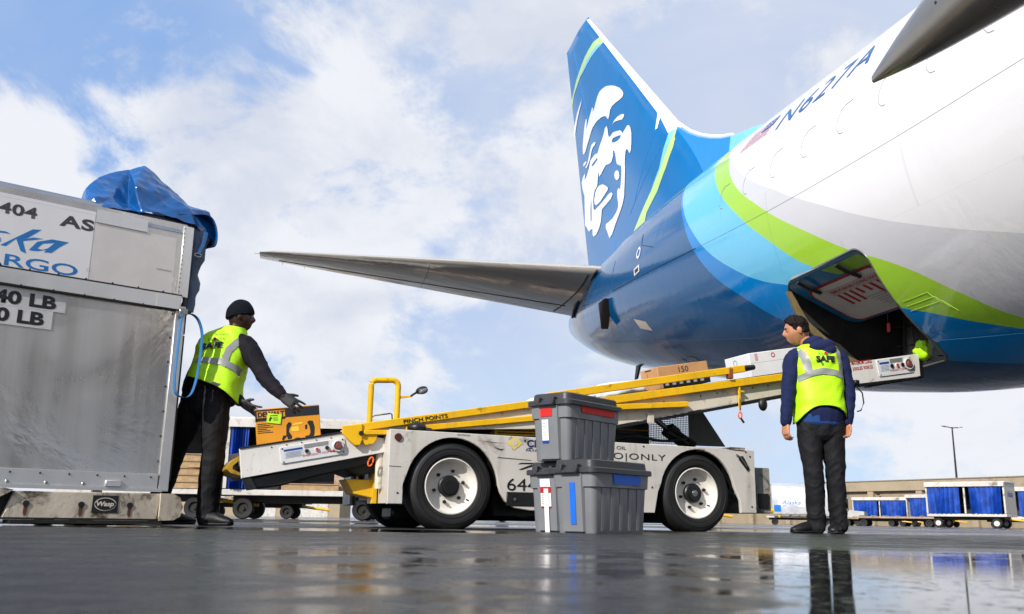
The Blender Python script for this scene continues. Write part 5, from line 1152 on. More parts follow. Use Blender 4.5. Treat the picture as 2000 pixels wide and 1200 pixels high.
# bunched tarpaulin on the roof
M_TARP = mat('blue_tarpaulin', '#07508f', .24, var=.15, scale=3, coat=.3, bump=.08, bscale=10)
tp = thing('tarpaulin', 'bunched blue tarpaulin curtain thrown up over the container roof edge', 'tarpaulin', (-2.315, 6.35, 2.12), CA)
def tarp():
    P = dict(A=(-.688,.22,.162),B=(-.599,.30,.284),C=(-.508,.34,.365),D=(-.282,.30,.466),X=(-.369,.36,.424),E=(.03,.18,.19),F=(.172,.12,.154),G=(.223,.08,-.011),H=(.194,.06,-.074),I=(-.703,.06,-.004),J=(-.642,.02,-.014),K=(-.46,.01,-.003),L=(-.36,0,.001),M=(-.256,0,.025),N=(.003,-.02,-.007),P=(-.54,.10,.097),Q=(-.408,.05,.202),R=(-.456,.27,.258),S=(-.14,.09,.201),T=(-.214,.16,.291),U=(-.025,.02,.119),V=(-.661,.05,.058),W=(-.395,.20,.101),
        a=(-.66,.60,.0),b=(-.55,.62,.22),d=(-.27,.60,.34),e=(.03,.60,.12),f=(.17,.55,.10),g=(.21,.5,-.02))
    T = ['IVA','AVP','IJV','VJP','JKP','ABP','BRP','BCR','CXR','XRW','RPW','PKW','KLW','QLW','XQW','XDQ','DTQ','TSQ','QSL','SML','DET','TES','SUM','SEU','UNM','EFU','FNU','FGN','GHN',
         'Aab','ABb','BCb','Cbd','CXd','XDd','DEd','Ede','EFe','Ffe','FGf','Ggf','IAa']
    bm = bmesh.new(); vs = {k: bm.verts.new(p) for k, p in P.items()}
    for t in T:
        try: bm.faces.new([vs[c] for c in t])
        except ValueError: pass
    bmesh.ops.recalc_face_normals(bm, faces=bm.faces)
    cr = bm.edges.layers.float.new('crease_edge')
    for e in bm.edges: e[cr] = .80
    me = bpy.data.meshes.new('tarp_bundle'); bm.to_mesh(me); bm.free(); me.materials.append(M_TARP)
    o = bpy.data.objects.new('tarp_bundle', me); COL.objects.link(o)
    sm = o.modifiers.new('s', 'SUBSURF'); sm.levels = 4; bake(o)
    for v in o.data.vertices:
        q = v.co; w = noise.ridged_multi_fractal(Vector((q.x * 9 + q.z * 4, q.y * 9, q.z * 7)), 1, 2, 2, 1, 2) - 1
        w2 = noise.ridged_multi_fractal(Vector((q.x * 24 + q.z * 10, q.y * 18, q.z * 16)), 1, 2, 3, 1, 2) - 1; v.co = q + Vector((.004 * noise.noise(q * 14), -.010 * w - .0015 * w2, .006 * w))
    for q in o.data.polygons: q.use_smooth = True
    o.parent = tp
    # flap over the edge with hanging corner
    mb = MB(); rows = []
    prof = [(-.20, .02), (-.10, .045), (-.02, .07), (.06, .10), (.14, .09), (.19, .03), (.205, -.05), (.185, -.13)]
    for j in range(9):
        y = .0 + .65 * j / 8; rows.append([(x + .012 * math.sin(y * 17 + i), y, z + .012 * math.sin(y * 13 + i * 1.7)) for i, (x, z) in enumerate(prof)])
    mb.loft(rows, wrap=False, cap=False); f = mb.build('tarp_flap', M_TARP, tp, 30)
    sm = f.modifiers.new('s', 'SUBSURF'); sm.levels = 2; sd = f.modifiers.new('t', 'SOLIDIFY'); sd.thickness = .006; bake(f)
    mb = MB(); rows = []
    for j in range(12):
        z = -.02 - .62 * j / 11; w = .085 * (1 - .45 * j / 11) + .012 * math.sin(j * 1.9); cx = .075 - .03 * j / 11
        rows.append([(cx + w * math.cos(a) * (.8 + .25 * math.sin(3 * a + j)), .06 + .05 * math.sin(a) * (1 + .3 * math.cos(2 * a + j)), z) for a in [6.2832 * k / 14 for k in range(14)]])
    mb.loft(rows); mb.build('hanging_corner', mat('tarp_grey', '#3f4f66', .5, var=.3, scale=8, bump=.3, bscale=20), tp, 50)
    mb = MB(); mb.tube([(.10, -.02, -.05), (.085, -.03, -.14), (.06, -.03, -.22)], .014, 8, r2=.004, ref=(1, 0, 0)); mb.build('tarp_strap', M_TARP, tp)
    mb = MB(); mb.tube([(.05 + .025 * math.cos(t), -.035, -.235 + .013 * math.sin(t)) for t in [6.2832 * k / 14 for k in range(15)]], .004, 6, cap=False); mb.build('strap_ring', M_STEEL, tp)
tarp()
# lime safety vest bundled on the sill inside the door
vb = thing('bundled_vest', 'lime safety vest bundled on the forward sill of the cargo door', 'vest', plane.matrix_basis @ Vector((18.72 - AR, .92, 1.56)), 0)
bm = bmesh.new(); bmesh.ops.create_icosphere(bm, subdivisions=4, radius=1)
for v in bm.verts:
    p = v.co; r = noise.ridged_multi_fractal(p * 1.3 + Vector((3, 1, 2)), 1, 2, 2, 1, 2) - 1
    w = 1 - .35 * max(p.z, 0); v.co = Vector((p.x * .085 * w, p.y * .10, .075 + p.z * .10)) * (1 + .16 * r)
for f in bm.faces: f.smooth = True
me = bpy.data.meshes.new('vest_cloth'); bm.to_mesh(me); bm.free(); me.materials.append(mat('hi_vis_lime', '#b6ee10', .6, var=.05, scale=12, bump=.15, bscale=60)); me.set_sharp_from_angle(angle=R(40))
o = bpy.data.objects.new('vest_cloth', me); COL.objects.link(o); o.parent = vb
mb = MB(); mb.tube([(.03, -.10, .02), (.06, -.09, .09), (.05, -.05, .17)], .018, 8, r2=.004); mb.build('reflective_stripe', mat('reflective_grey', '#8d8f8c', .4, var=.05), vb)

# ------------------------------------------------------------------ people
def cap_tube(bm, pts, rad, side=(1, 0, 0), seg=18, e=1.0):
    """closed tapered limb with round ends; rad = (across, along depth) per point"""
    P = [Vector(p) for p in pts]; side = Vector(side); rings = []
    rad = [r if isinstance(r, (tuple, list)) else (r, r) for r in rad]
    def fr(i):
        a = P[max(0, i - 1)]; b = P[min(len(P) - 1, i + 1)]; t = (b - a).normalized()
        u = side - t * side.dot(t)
        if u.length < 1e-3: u = t.orthogonal()
        u.normalize(); return t, u, t.cross(u)
    def rg(c, u, v, ra, rb):
        o = []
        for k in range(seg):
            an = 2 * math.pi * k / seg; cx, sx = math.cos(an), math.sin(an)
            o.append(bm.verts.new(c + u * (ra * math.copysign(abs(cx) ** e, cx)) + v * (rb * math.copysign(abs(sx) ** e, sx))))
        return o
    t, u, v = fr(0); ra, rb = rad[0]; m = min(ra, rb)
    for q in (80, 50, 25): rings.append(rg(P[0] - t * m * math.sin(R(q)), u, v, ra * math.cos(R(q)), rb * math.cos(R(q))))
    for i in range(len(P)):
        t, u, v = fr(i); rings.append(rg(P[i], u, v, *rad[i]))
    ra, rb = rad[-1]; m = min(ra, rb)
    for q in (25, 50, 80): rings.append(rg(P[-1] + t * m * math.sin(R(q)), u, v, ra * math.cos(R(q)), rb * math.cos(R(q))))
    for a, b in zip(rings, rings[1:]):
        for k in range(seg): bm.faces.new((a[k], b[k], b[(k + 1) % seg], a[(k + 1) % seg]))
    bm.faces.new(rings[0]); bm.faces.new(rings[-1][::-1])
def spl(pts, n=5):
    P = [Vector(p) for p in pts]; o = []
    for i in range(len(P) - 1):
        p0, p1, p2, p3 = P[max(i - 1, 0)], P[i], P[i + 1], P[min(i + 2, len(P) - 1)]
        for k in range(n):
            t = k / n; o.append(.5 * (2 * p1 + (p2 - p0) * t + (2 * p0 - 5 * p1 + 4 * p2 - p3) * t * t + (3 * p1 - p0 - 3 * p2 + p3) * t ** 3))
    o.append(P[-1]); return o
def limb(bm, pts, rad, n=5, **k):
    rr = [r if isinstance(r, (tuple, list)) else (r, r) for r in rad]
    R_ = spl([(a, b, 0) for a, b in rr], n); cap_tube(bm, spl(pts, n), [(max(v.x, .002), max(v.y, .002)) for v in R_], **k)
def blob(bm, c, r, M=None):
    q = bmesh.ops.create_icosphere(bm, subdivisions=3, radius=1.0)
    for v in q['verts']:
        p = Vector((v.co.x * r[0], v.co.y * r[1], v.co.z * r[2])); v.co = (M @ p if M is not None else p) + Vector(c)
def head_shape(bm, c, f, up, s=1.0):
    f = Vector(f).normalized(); up = Vector(up); up = (up - f * up.dot(f)).normalized(); rt_ = f.cross(up); c = Vector(c)
    q = bmesh.ops.create_uvsphere(bm, u_segments=64, v_segments=44, radius=1.0)
    def g(x, y, z, x0, y0, z0, s_): return math.exp(-((x - x0) ** 2 + (y - y0) ** 2 + (z - z0) ** 2) / (2 * s_ * s_))
    for v in q['verts']:
        x, y, z = v.co  # x right, y forward, z up on the unit ball
        px_, py_, pz_ = x * .074, y * .094, z * .112
        if z < 0:
            k = -z; px_ *= 1 - .30 * k ** 1.3; py_ = py_ * (1 - .10 * k) + .020 * k * (1 if y > -.2 else -.1)
        if y > 0: py_ -= .006 * abs(x)
        py_ += .020 * g(x, y, z, 0, .98, -.13, .14) + .012 * g(x, y, z, 0, .98, .02, .11) + .006 * g(x, y, z, 0, .95, .28, .25)
        py_ += .008 * g(x, y, z, 0, .82, -.50, .12) + .006 * g(x, y, z, 0, .75, -.62, .10) - .004 * g(x, y, z, 0, .80, -.565, .05) + .012 * g(x, y, z, 0, .55, -.85, .2)
        for s_ in (-1, 1): py_ -= .010 * g(x, y, z, s_ * .36, .90, .10, .14); px_ += s_ * .004 * g(x, y, z, s_ * .7, .6, -.15, .25)
        v.co = c + (rt_ * px_ + f * py_ + up * pz_) * s
    for s_ in (-1, 1):
        M = Matrix((rt_, f, up)).transposed()
        blob(bm, c + (rt_ * s_ * .074 - f * .010 - up * .004) * s, (.010 * s, .018 * s, .030 * s), M)
    return rt_, f, up
def hand_shape(bm, w, d, n, thumb, curl=(18, 22, 18), spread=.10, s=1.0):
    """w wrist, d finger direction, n direction the palm faces, thumb = side of the thumb"""
    w, d = Vector(w), Vector(d).normalized(); n = Vector(n); n = (n - d * n.dot(d)).normalized(); t = Vector(thumb); t = (t - d * t.dot(d) - n * t.dot(n)).normalized()
    limb(bm, [w - d * .02 * s, w + d * .03 * s, w + d * .088 * s], [(.026 * s, .020 * s), (.038 * s, .017 * s), (.040 * s, .013 * s)], side=t, e=.8)
    for o, L, sp in ((.030, .070, .6), (.010, .080, .2), (-.011, .074, -.25), (-.030, .058, -.7)):
        p = w + (d * .086 + t * o) * s; dr = (d + t * spread * sp).normalized(); pts = [p - dr * .012 * s, p]; a = 0
        for k, fr_ in enumerate((.44, .31, .25)):
            a += curl[k]; q = dr * math.cos(R(a)) + n * math.sin(R(a)); p = p + q * L * fr_ * s; pts.append(p)
        cap_tube(bm, pts, [.0095 * s, .0095 * s, .0088 * s, .0080 * s, .0068 * s], side=t, seg=10)
    p = w + (d * .028 + t * .026) * s; q = (d * .62 + t * .66 + n * .35).normalized()
    cap_tube(bm, [p - q * .01, p + q * .030 * s, p + q * .030 * s + (q + d * .5).normalized() * .030 * s], [.014 * s, .011 * s, .0085 * s], side=n, seg=10)
def finish(bm, name, m, parent, vox=.006, smooth=3, wrinkle=None):
    bmesh.ops.recalc_face_normals(bm, faces=bm.faces)
    me = bpy.data.meshes.new(name); bm.to_mesh(me); bm.free()
    o = bpy.data.objects.new(name, me); COL.objects.link(o)
    r = o.modifiers.new('r', 'REMESH'); r.mode = 'VOXEL'; r.voxel_size = vox; r.use_smooth_shade = True
    if smooth: s = o.modifiers.new('s', 'SMOOTH'); s.factor = .5; s.iterations = smooth
    bake(o); me = o.data
    if wrinkle:
        bm2 = bmesh.new(); bm2.from_mesh(me); bm2.normal_update(); mv = []
        for v in bm2.verts: mv.append(v.co + v.normal * wrinkle(v.co, v.normal))
        for v, p in zip(bm2.verts, mv): v.co = p
        bm2.to_mesh(me); bm2.free()
    me.materials.clear(); me.materials.append(m)
    for p in me.polygons: p.use_smooth = True
    o.parent = parent; o.matrix_parent_inverse = parent.matrix_basis.inverted()
    return o
def folds(amp, fx, fz, seed=0.0, thr=0.0):
    def f(p, n):
        q = Vector((p.x * fx + seed, p.y * fx, p.z * fz + .8 * math.sin(p.x * 9)))
        a = noise.ridged_multi_fractal(q, 1.0, 2.0, 2, 1.0, 2.0) - 1.0
        return amp * a + amp * .4 * noise.noise(p * 30)
    return f
M_VEST = MATS['hi_vis_lime']; M_REFL = MATS['reflective_grey']
M_TROU = mat('black_trousers', '#17171a', .75, var=.15, scale=20, bump=.15, bscale=250, spec=.25)
M_HOOD = mat('navy_sweatshirt', '#1b2347', .85, var=.10, scale=15, bump=.2, bscale=220, spec=.2)
M_JACK = mat('black_jacket', '#15121a', .80, var=.15, scale=15, bump=.2, bscale=220, spec=.2)
M_SKIN = mat('skin_light', '#b9805f', .5, var=.06, scale=12); M_SKIND = mat('skin_dark', '#3d271d', .45, var=.08, scale=12)
M_HAIR = mat('black_hair', '#17100d', .6, var=.3, scale=40, bump=.25, bscale=90, spec=.15)
M_BEAN = mat('black_beanie', '#10131c', .9, var=.15, scale=30, bump=.5, bscale=300, spec=.15)
M_GLOVE = mat('black_glove', '#17171b', .6, var=.2, scale=30, bump=.2, bscale=200); M_SHOE = mat('black_shoe', '#131314', .5, var=.2, scale=30, bump=.2, bscale=150)
def vest_loft(parent, secs, hem, name='safety_vest', nu=56, sub=7):
    """secs: list of (centre, across, depth, half width, half depth); hem(u) lowers the first rows"""
    V = []
    for i in range(len(secs) - 1):
        for k in range(sub):
            t = k / sub; q = []
            for j in range(5):
                g = lambda ii: (Vector(secs[ii][j]) if j < 3 else Vector((secs[ii][j], 0, 0)))
                p0, p1, p2, p3 = g(max(i - 1, 0)), g(i), g(i + 1), g(min(i + 2, len(secs) - 1))
                q.append(.5 * (2 * p1 + (p2 - p0) * t + (2 * p0 - 5 * p1 + 4 * p2 - p3) * t * t + (3 * p1 - p0 - 3 * p2 + p3) * t ** 3))
            V.append(q)
    mb = MB(); rings = []
    for i, (c, a, b, w, d) in enumerate(V):
        rg = []; f = max(0, 1 - i / (2.2 * sub))
        for k in range(nu):
            u = 2 * math.pi * k / nu; cx, sx = math.cos(u), math.sin(u); e = .82
            p = c + a * (w.x * math.copysign(abs(cx) ** e, cx)) + b * (d.x * math.copysign(abs(sx) ** e, sx)); p += Vector((0, 0, -1)) * hem(u) * f * f
            n = (a * cx + b * sx).normalized()
            wr = (noise.ridged_multi_fractal(Vector((p.x * 5, p.y * 5, p.z * 9 + 2 * math.sin(p.x * 6))), 1, 2, 2, 1, 2) - 1) * .010 + noise.noise(p * 9) * .008
            rg.append(p + n * wr * (1 if i < len(V) - sub else .3))
        rings.append(rg)
    mb.loft(rings, cap=False); o = mb.build(name, M_VEST, None, 0)
    sd = o.modifiers.new('t', 'SOLIDIFY'); sd.thickness = .006; sd.offset = 0; bake(o)
    o.data.materials.clear(); o.data.materials.append(M_VEST)
    for p in o.data.polygons: p.use_smooth = True
    bm = bmesh.new(); bm.from_mesh(o.data); bvh = BVHTree.FromBMesh(bm); bm.free()
    o.parent = parent; o.matrix_parent_inverse = parent.matrix_basis.inverted()
    return o, bvh
def cloth_patch(loops, bvh, org, ex, ez, d, off, m, parent, name, step=.02, bm=None):
    """2d shape on the plane (org, ex, ez) laid on the cloth along d"""
    org, ex, ez, d = Vector(org), Vector(ex).normalized(), Vector(ez).normalized(), Vector(d).normalized()
    last = [None]
    def fn(x, y):
        p = org + ex * x + ez * y; h = bvh.ray_cast(p - d * 1.0, d)
        if h[0] is None: 
            h = bvh.find_nearest(p); 
        return h[0] - d * off
    b = bm or flat_bm(loops); o = drape(name, b, fn, m, None, step)
    o.parent = parent; o.matrix_parent_inverse = parent.matrix_parent_inverse.copy() @ Matrix() if False else Matrix()
    o.matrix_parent_inverse = (parent.matrix_parent_inverse).inverted() if False else Matrix()
    return o
def fixp(o, root):
    """child of a part whose vertices are in world space"""
    o.matrix_parent_inverse = (root.matrix_basis @ o.parent.matrix_parent_inverse).inverted()
def shoe(parent, heel, d, s=1.0, name='shoe', high=.10, white=True):
    heel, d = Vector(heel), Vector(d).normalized(); r_ = d.cross(Vector((0, 0, 1))); bm = bmesh.new()
    L = .285 * s
    limb(bm, [heel + d * .035 + Vector((0, 0, .042)), heel + d * .12 + Vector((0, 0, .046)), heel + d * .20 + Vector((0, 0, .036)), heel + d * (L - .035) + Vector((0, 0, .028))], [(.036, .042), (.042, .046), (.048, .034), (.034, .024)], side=r_)
    limb(bm, [heel + d * .055 + Vector((0, 0, .05)), heel + d * .05 + Vector((0, 0, high))], [(.036, .045), (.038, .045)], side=r_)
    for v in bm.verts: v.co.z = max(v.co.z, .012)
    o = finish(bm, name, M_SHOE, parent, .006, 2)
    bm = bmesh.new(); limb(bm, [heel + d * .03 + Vector((0, 0, .012)), heel + d * .14 + Vector((0, 0, .012)), heel + d * (L - .03) + Vector((0, 0, .014))], [(.042, .014), (.044, .014), (.044, .013)], side=r_)
    for v in bm.verts: v.co.z = max(v.co.z, .001)
    so = finish(bm, 'sole', M_RUB, parent, .005, 1); so.parent = o; so.matrix_parent_inverse = (parent.matrix_basis @ o.matrix_parent_inverse).inverted()
    if white:
        mb = MB()
        for k in range(3):
            q = heel + d * (.105 + .025 * k) + Vector((0, 0, .088 - .012 * k)); mb.tube([q - r_ * .034 - Vector((0, 0, .016)), q + Vector((0, 0, .002)), q + r_ * .034 - Vector((0, 0, .016))], .0035, 6)
        lo = mb.build('lace', M_PAPER, None); lo.parent = o; lo.matrix_parent_inverse = (parent.matrix_basis @ o.matrix_parent_inverse).inverted()
    return o

def standing_worker():
    root = thing('person', 'worker in lime vest over a navy hooded sweatshirt standing with head turned', 'person', (2.46, 7.31, 0))
    Yc = 7.31
    V = lambda x, z, dy=0.0: Vector((x, Yc + dy, z))
    shL, shR = V(2.285, 1.385, 0), V(2.635, 1.385, .02)
    elL, elR = V(2.215, 1.11, -.02), V(2.690, 1.10, .0)
    wrL, wrR = V(2.170, .86, -.04), V(2.665, .865, -.02)
    hc = V(2.318, 1.602, .02); f = Vector((-.95, .18, -.22)); upv = Vector((-.12, -.1, 1))
    # one continuous body
    bm = bmesh.new()
    r_, f_, u_ = head_shape(bm, hc, f, upv, 1.0)
    limb(bm, [V(2.44, 1.38, .02), V(2.41, 1.47, .02), V(2.355, 1.55, .03)], [(.06, .06), (.054, .054), (.05, .05)])
    limb(bm, [V(2.455, .85), V(2.455, 1.0), V(2.455, 1.2), V(2.455, 1.36), V(2.45, 1.42)], [(.15, .10), (.14, .095), (.155, .10), (.165, .09), (.09, .06)])
    for s_, e_, w_ in ((shL, elL, wrL), (shR, elR, wrR)): limb(bm, [s_, e_, w_], [.05, .042, .028])
    for hx, kx, ax, kd in ((2.37, 2.372, 2.388, -.01), (2.54, 2.552, 2.566, .02)): limb(bm, [V(hx, .86), V(kx, .46, kd), V(ax, .07, .03)], [.08, .055, .042])
    hand_shape(bm, wrL + Vector((0, 0, -.015)), (-.06, -.10, -1), (.85, .4, 0), (-.35, .9, 0), (28, 34, 28), s=.98)
    hand_shape(bm, wrR + Vector((0, 0, -.015)), (-.10, -.12, -1), (-.9, -.35, 0), (-.3, -.9, 0), (30, 42, 36), s=.98)
    body = finish(bm, 'body', M_SKIN, root, .0045, 2)
    # eyes and brows on the visible side
    mb = MB()
    for s_ in (-1, 1):
        c = hc + (r_ * s_ * .030 + f_ * .0795 + u_ * .012); mb.ball(c, .0078, 10)
    e = mb.build('eyes', mat('eye_white', '#9c928a', .4), None); e.parent = body; fixp(e, root)
    mb = MB()
    for s_ in (-1, 1):
        c = hc + (r_ * s_ * .030 + f_ * .0850 + u_ * .012); mb.ball(c, .0050, 8)
        mb.tube([hc + (r_ * s_ * q + f_ * (.094 - .25 * (q - .014)) + u_ * (.031 + .004 * math.sin(q * 60))) * 1.0 for q in (.012, .028, .046)], .0042, 6)
    e = mb.build('eyebrows', M_HAIR, None); e.parent = body; fixp(e, root)
    # hair
    bm = bmesh.new(); q = bmesh.ops.create_icosphere(bm, subdivisions=4, radius=1); kill = []
    for v in q['verts']:
        x, y, z = v.co; line = (.58 if y > .62 else (.58 - (.62 - y) * 2.6 if y > .38 else (-.04 if y > .12 else (.16 if y > -.22 else -.40)))) + .12 + .06 * noise.noise(v.co * 9)
        if z < line - .12: kill.append(v)
        k = 1.0 + .10 * max(0, y) * max(0, z) + .085 * max(0, min(1, (z - .05) * 2)) + .06 * noise.noise(v.co * 6) + (.12 * max(0, y) * max(0, z)) * 1.2
        v.co = hc + (r_ * x * .078 * k + f_ * (y * .097 * k - .003) + u_ * (z * .116 * k + .002)) * 1.0
    bmesh.ops.delete(bm, geom=kill, context='VERTS')
    bmesh.ops.holes_fill(bm, edges=bm.edges[:])
    finish(bm, 'hair', M_HAIR, root, .005, 1, lambda p, n: .007 * noise.noise(p * 80) + .006 * noise.noise(p * 30))
    # trousers
    bm = bmesh.new()
    limb(bm, [V(2.452, .965), V(2.452, .87), V(2.455, .80)], [(.172, .115), (.182, .125), (.165, .118)], side=(1, 0, 0))
    limb(bm, [V(2.362, .86), V(2.362, .68, -.005), V(2.372, .47, -.02), V(2.383, .27, .01), V(2.392, .09, .03), V(2.392, .055, .03)], [(.098, .105), (.093, .098), (.079, .080), (.074, .080), (.068, .078), (.070, .080)])
    limb(bm, [V(2.545, .86), V(2.548, .68, .01), V(2.556, .47, .01), V(2.563, .27, .035), V(2.570, .09, .05), V(2.570, .06, .05)], [(.098, .105), (.092, .098), (.077, .080), (.072, .078), (.066, .076), (.068, .078)])
    def tw(p, n):
        k = 1.0 if p.z < .62 else .55; kk = math.exp(-((p.z - .12) / .10) ** 2) + .6 * math.exp(-((p.z - .47) / .12) ** 2) + .5 * math.exp(-((p.z - .80) / .08) ** 2)
        a = noise.ridged_multi_fractal(Vector((p.x * 7, p.y * 7, p.z * 11 + 1.2 * math.sin(p.x * 14))), 1, 2, 2, 1, 2) - 1
        b = noise.noise(Vector((p.x * 4 + 3, p.y * 4, p.z * 3.2 + 3 * p.x))); return (.004 + .010 * kk) * a * (.55 + .9 * max(0, b + .35)) + .006 * b + .003 * noise.noise(p * 22)
    finish(bm, 'trousers', M_TROU, root, .006, 3, tw)
    # sweatshirt with hood
    bm = bmesh.new()
    limb(bm, [V(2.455, .885), V(2.455, .95), V(2.455, 1.12), V(2.457, 1.30), V(2.455, 1.40), V(2.44, 1.45)], [(.180, .122), (.185, .126), (.178, .122), (.188, .118), (.155, .10), (.08, .07)], e=.85)
    limb(bm, [V(2.31, 1.395), V(2.262, 1.34, 0), V(2.215, 1.12, -.02), V(2.182, .93, -.035), V(2.172, .87, -.04)], [(.062, .066), (.072, .074), (.060, .062), (.050, .052), (.044, .046)], side=(1, 0, 0))
    limb(bm, [V(2.615, 1.395), V(2.655, 1.34, .01), V(2.692, 1.11, .0), V(2.674, .94, -.015), V(2.666, .88, -.02)], [(.062, .066), (.068, .072), (.056, .060), (.048, .050), (.042, .044)])
    M = Matrix.Rotation(R(-12), 3, 'Y')
    blob(bm, V(2.475, 1.455, -.075), (.115, .055, .055), M); blob(bm, V(2.43, 1.50, -.02), (.085, .080, .050), M); blob(bm, V(2.52, 1.42, -.095), (.07, .035, .05), M)
    def hw(p, n):
        arm = 1.0 if (p.x < 2.28 or p.x > 2.63) else .4
        a = noise.ridged_multi_fractal(Vector((p.x * 8, p.y * 8, p.z * 10 + 2)), 1, 2, 2, 1, 2) - 1
        return .008 * arm * a + .003 * noise.noise(p * 18)
    finish(bm, 'sweatshirt', M_HOOD, root, .006, 3, hw)
    for a, b, rr, nm in (((2.176, .885), (2.171, .855), .047, 'cuff'), ((2.667, .895), (2.664, .865), .045, 'cuff')):
        bm = bmesh.new(); dy = -.04 if a[0] < 2.4 else -.02; cap_tube(bm, [V(a[0], a[1], dy), V(b[0], b[1], dy)], [rr, rr - .003]); finish(bm, nm, M_HOOD, root, .005, 1)
    bm = bmesh.new(); limb(bm, [V(2.453, .945), V(2.453, .915)], [(.197, .145), (.195, .143)], e=.9); finish(bm, 'waistband', M_HOOD, root, .006, 1)
    bm = bmesh.new(); limb(bm, [V(2.449, .93), V(2.447, .900)], [(.193, .139), (.193, .139)], e=.9); finish(bm, 'shirt_hem', mat('blue_shirt', '#0f3f7c', .8, var=.1), root, .006, 1)
    # vest
    X, D = (1, 0, 0), (0, 1, 0)
    secs = [(V(2.450, .925), X, D, .202, .165), (V(2.452, 1.05), X, D, .198, .150), (V(2.455, 1.20), X, D, .192, .140), (V(2.457, 1.33), X, D, .192, .135), (V(2.455, 1.405), X, D, .183, .118), (V(2.45, 1.452), X, D, .150, .095), (V(2.445, 1.475), X, D, .105, .080)]
    hem = lambda u: .035 - .085 * max(0, math.sin(-u)) ** 2 + .05 * max(0, -math.cos(u)) ** 2 * (1 if math.sin(u) < .3 else .2)
    v, bvh = vest_loft(root, secs, hem)
    O = V(0, 0, -1); ex, ez, d = (1, 0, 0), (0, 0, 1), (0, 1, 0)
    def cp(L, nm, m, off, bm=None, step=.02):
        o = cloth_patch(L, bvh, O, ex, ez, d, off, m, v, nm, step, bm); fixp(o, root); return o
    cp([[[(2.275, 1.165), (2.31, 1.180), (2.37, 1.205), (2.45, 1.222), (2.55, 1.212), (2.625, 1.185), (2.63, 1.235), (2.55, 1.262), (2.45, 1.272), (2.37, 1.255), (2.31, 1.230), (2.275, 1.215)]]], 'reflective_band', M_REFL, .007)
    cp([[[(2.325, 1.215), (2.380, 1.230), (2.365, 1.32), (2.335, 1.40), (2.30, 1.448), (2.265, 1.425), (2.295, 1.36)]]], 'reflective_band', M_REFL, .006)
    cp([[[(2.590, 1.215), (2.632, 1.205), (2.635, 1.30), (2.622, 1.41), (2.600, 1.43), (2.567, 1.425), (2.585, 1.33)]]], 'reflective_band', M_REFL, .006)
    for tx, x, z, w, h, m in (('SAFE', 2.405, 1.318, .150, .052, M_INK), ('READY', 2.43, 1.378, .105, .020, mat('ready_green', '#4a7a1c', .5))):
        b = text_fit(tx, w, h, bold=.05 if tx == 'SAFE' else .0)
        for vv in b.verts: vv.co.x += x; vv.co.y += z
        cp(None, 'lettering', m, .008, b, None)
    cp([[circ(2.487, 1.392, .013)[0]]], 'heart_mark', M_RED, .010, None, None); cp([[circ(2.452, 1.305, .010)[0]]], 'leaf_mark', mat('leaf_green', '#1f8a3a', .5), .010, None, None)
    shoe(root, V(2.425, 0, .07), (-.93, -.38, 0), 1.0); shoe(root, V(2.60, 0, .10), (-.40, -.92, 0) if False else (-.55, -.83, 0), .95)
standing_worker()

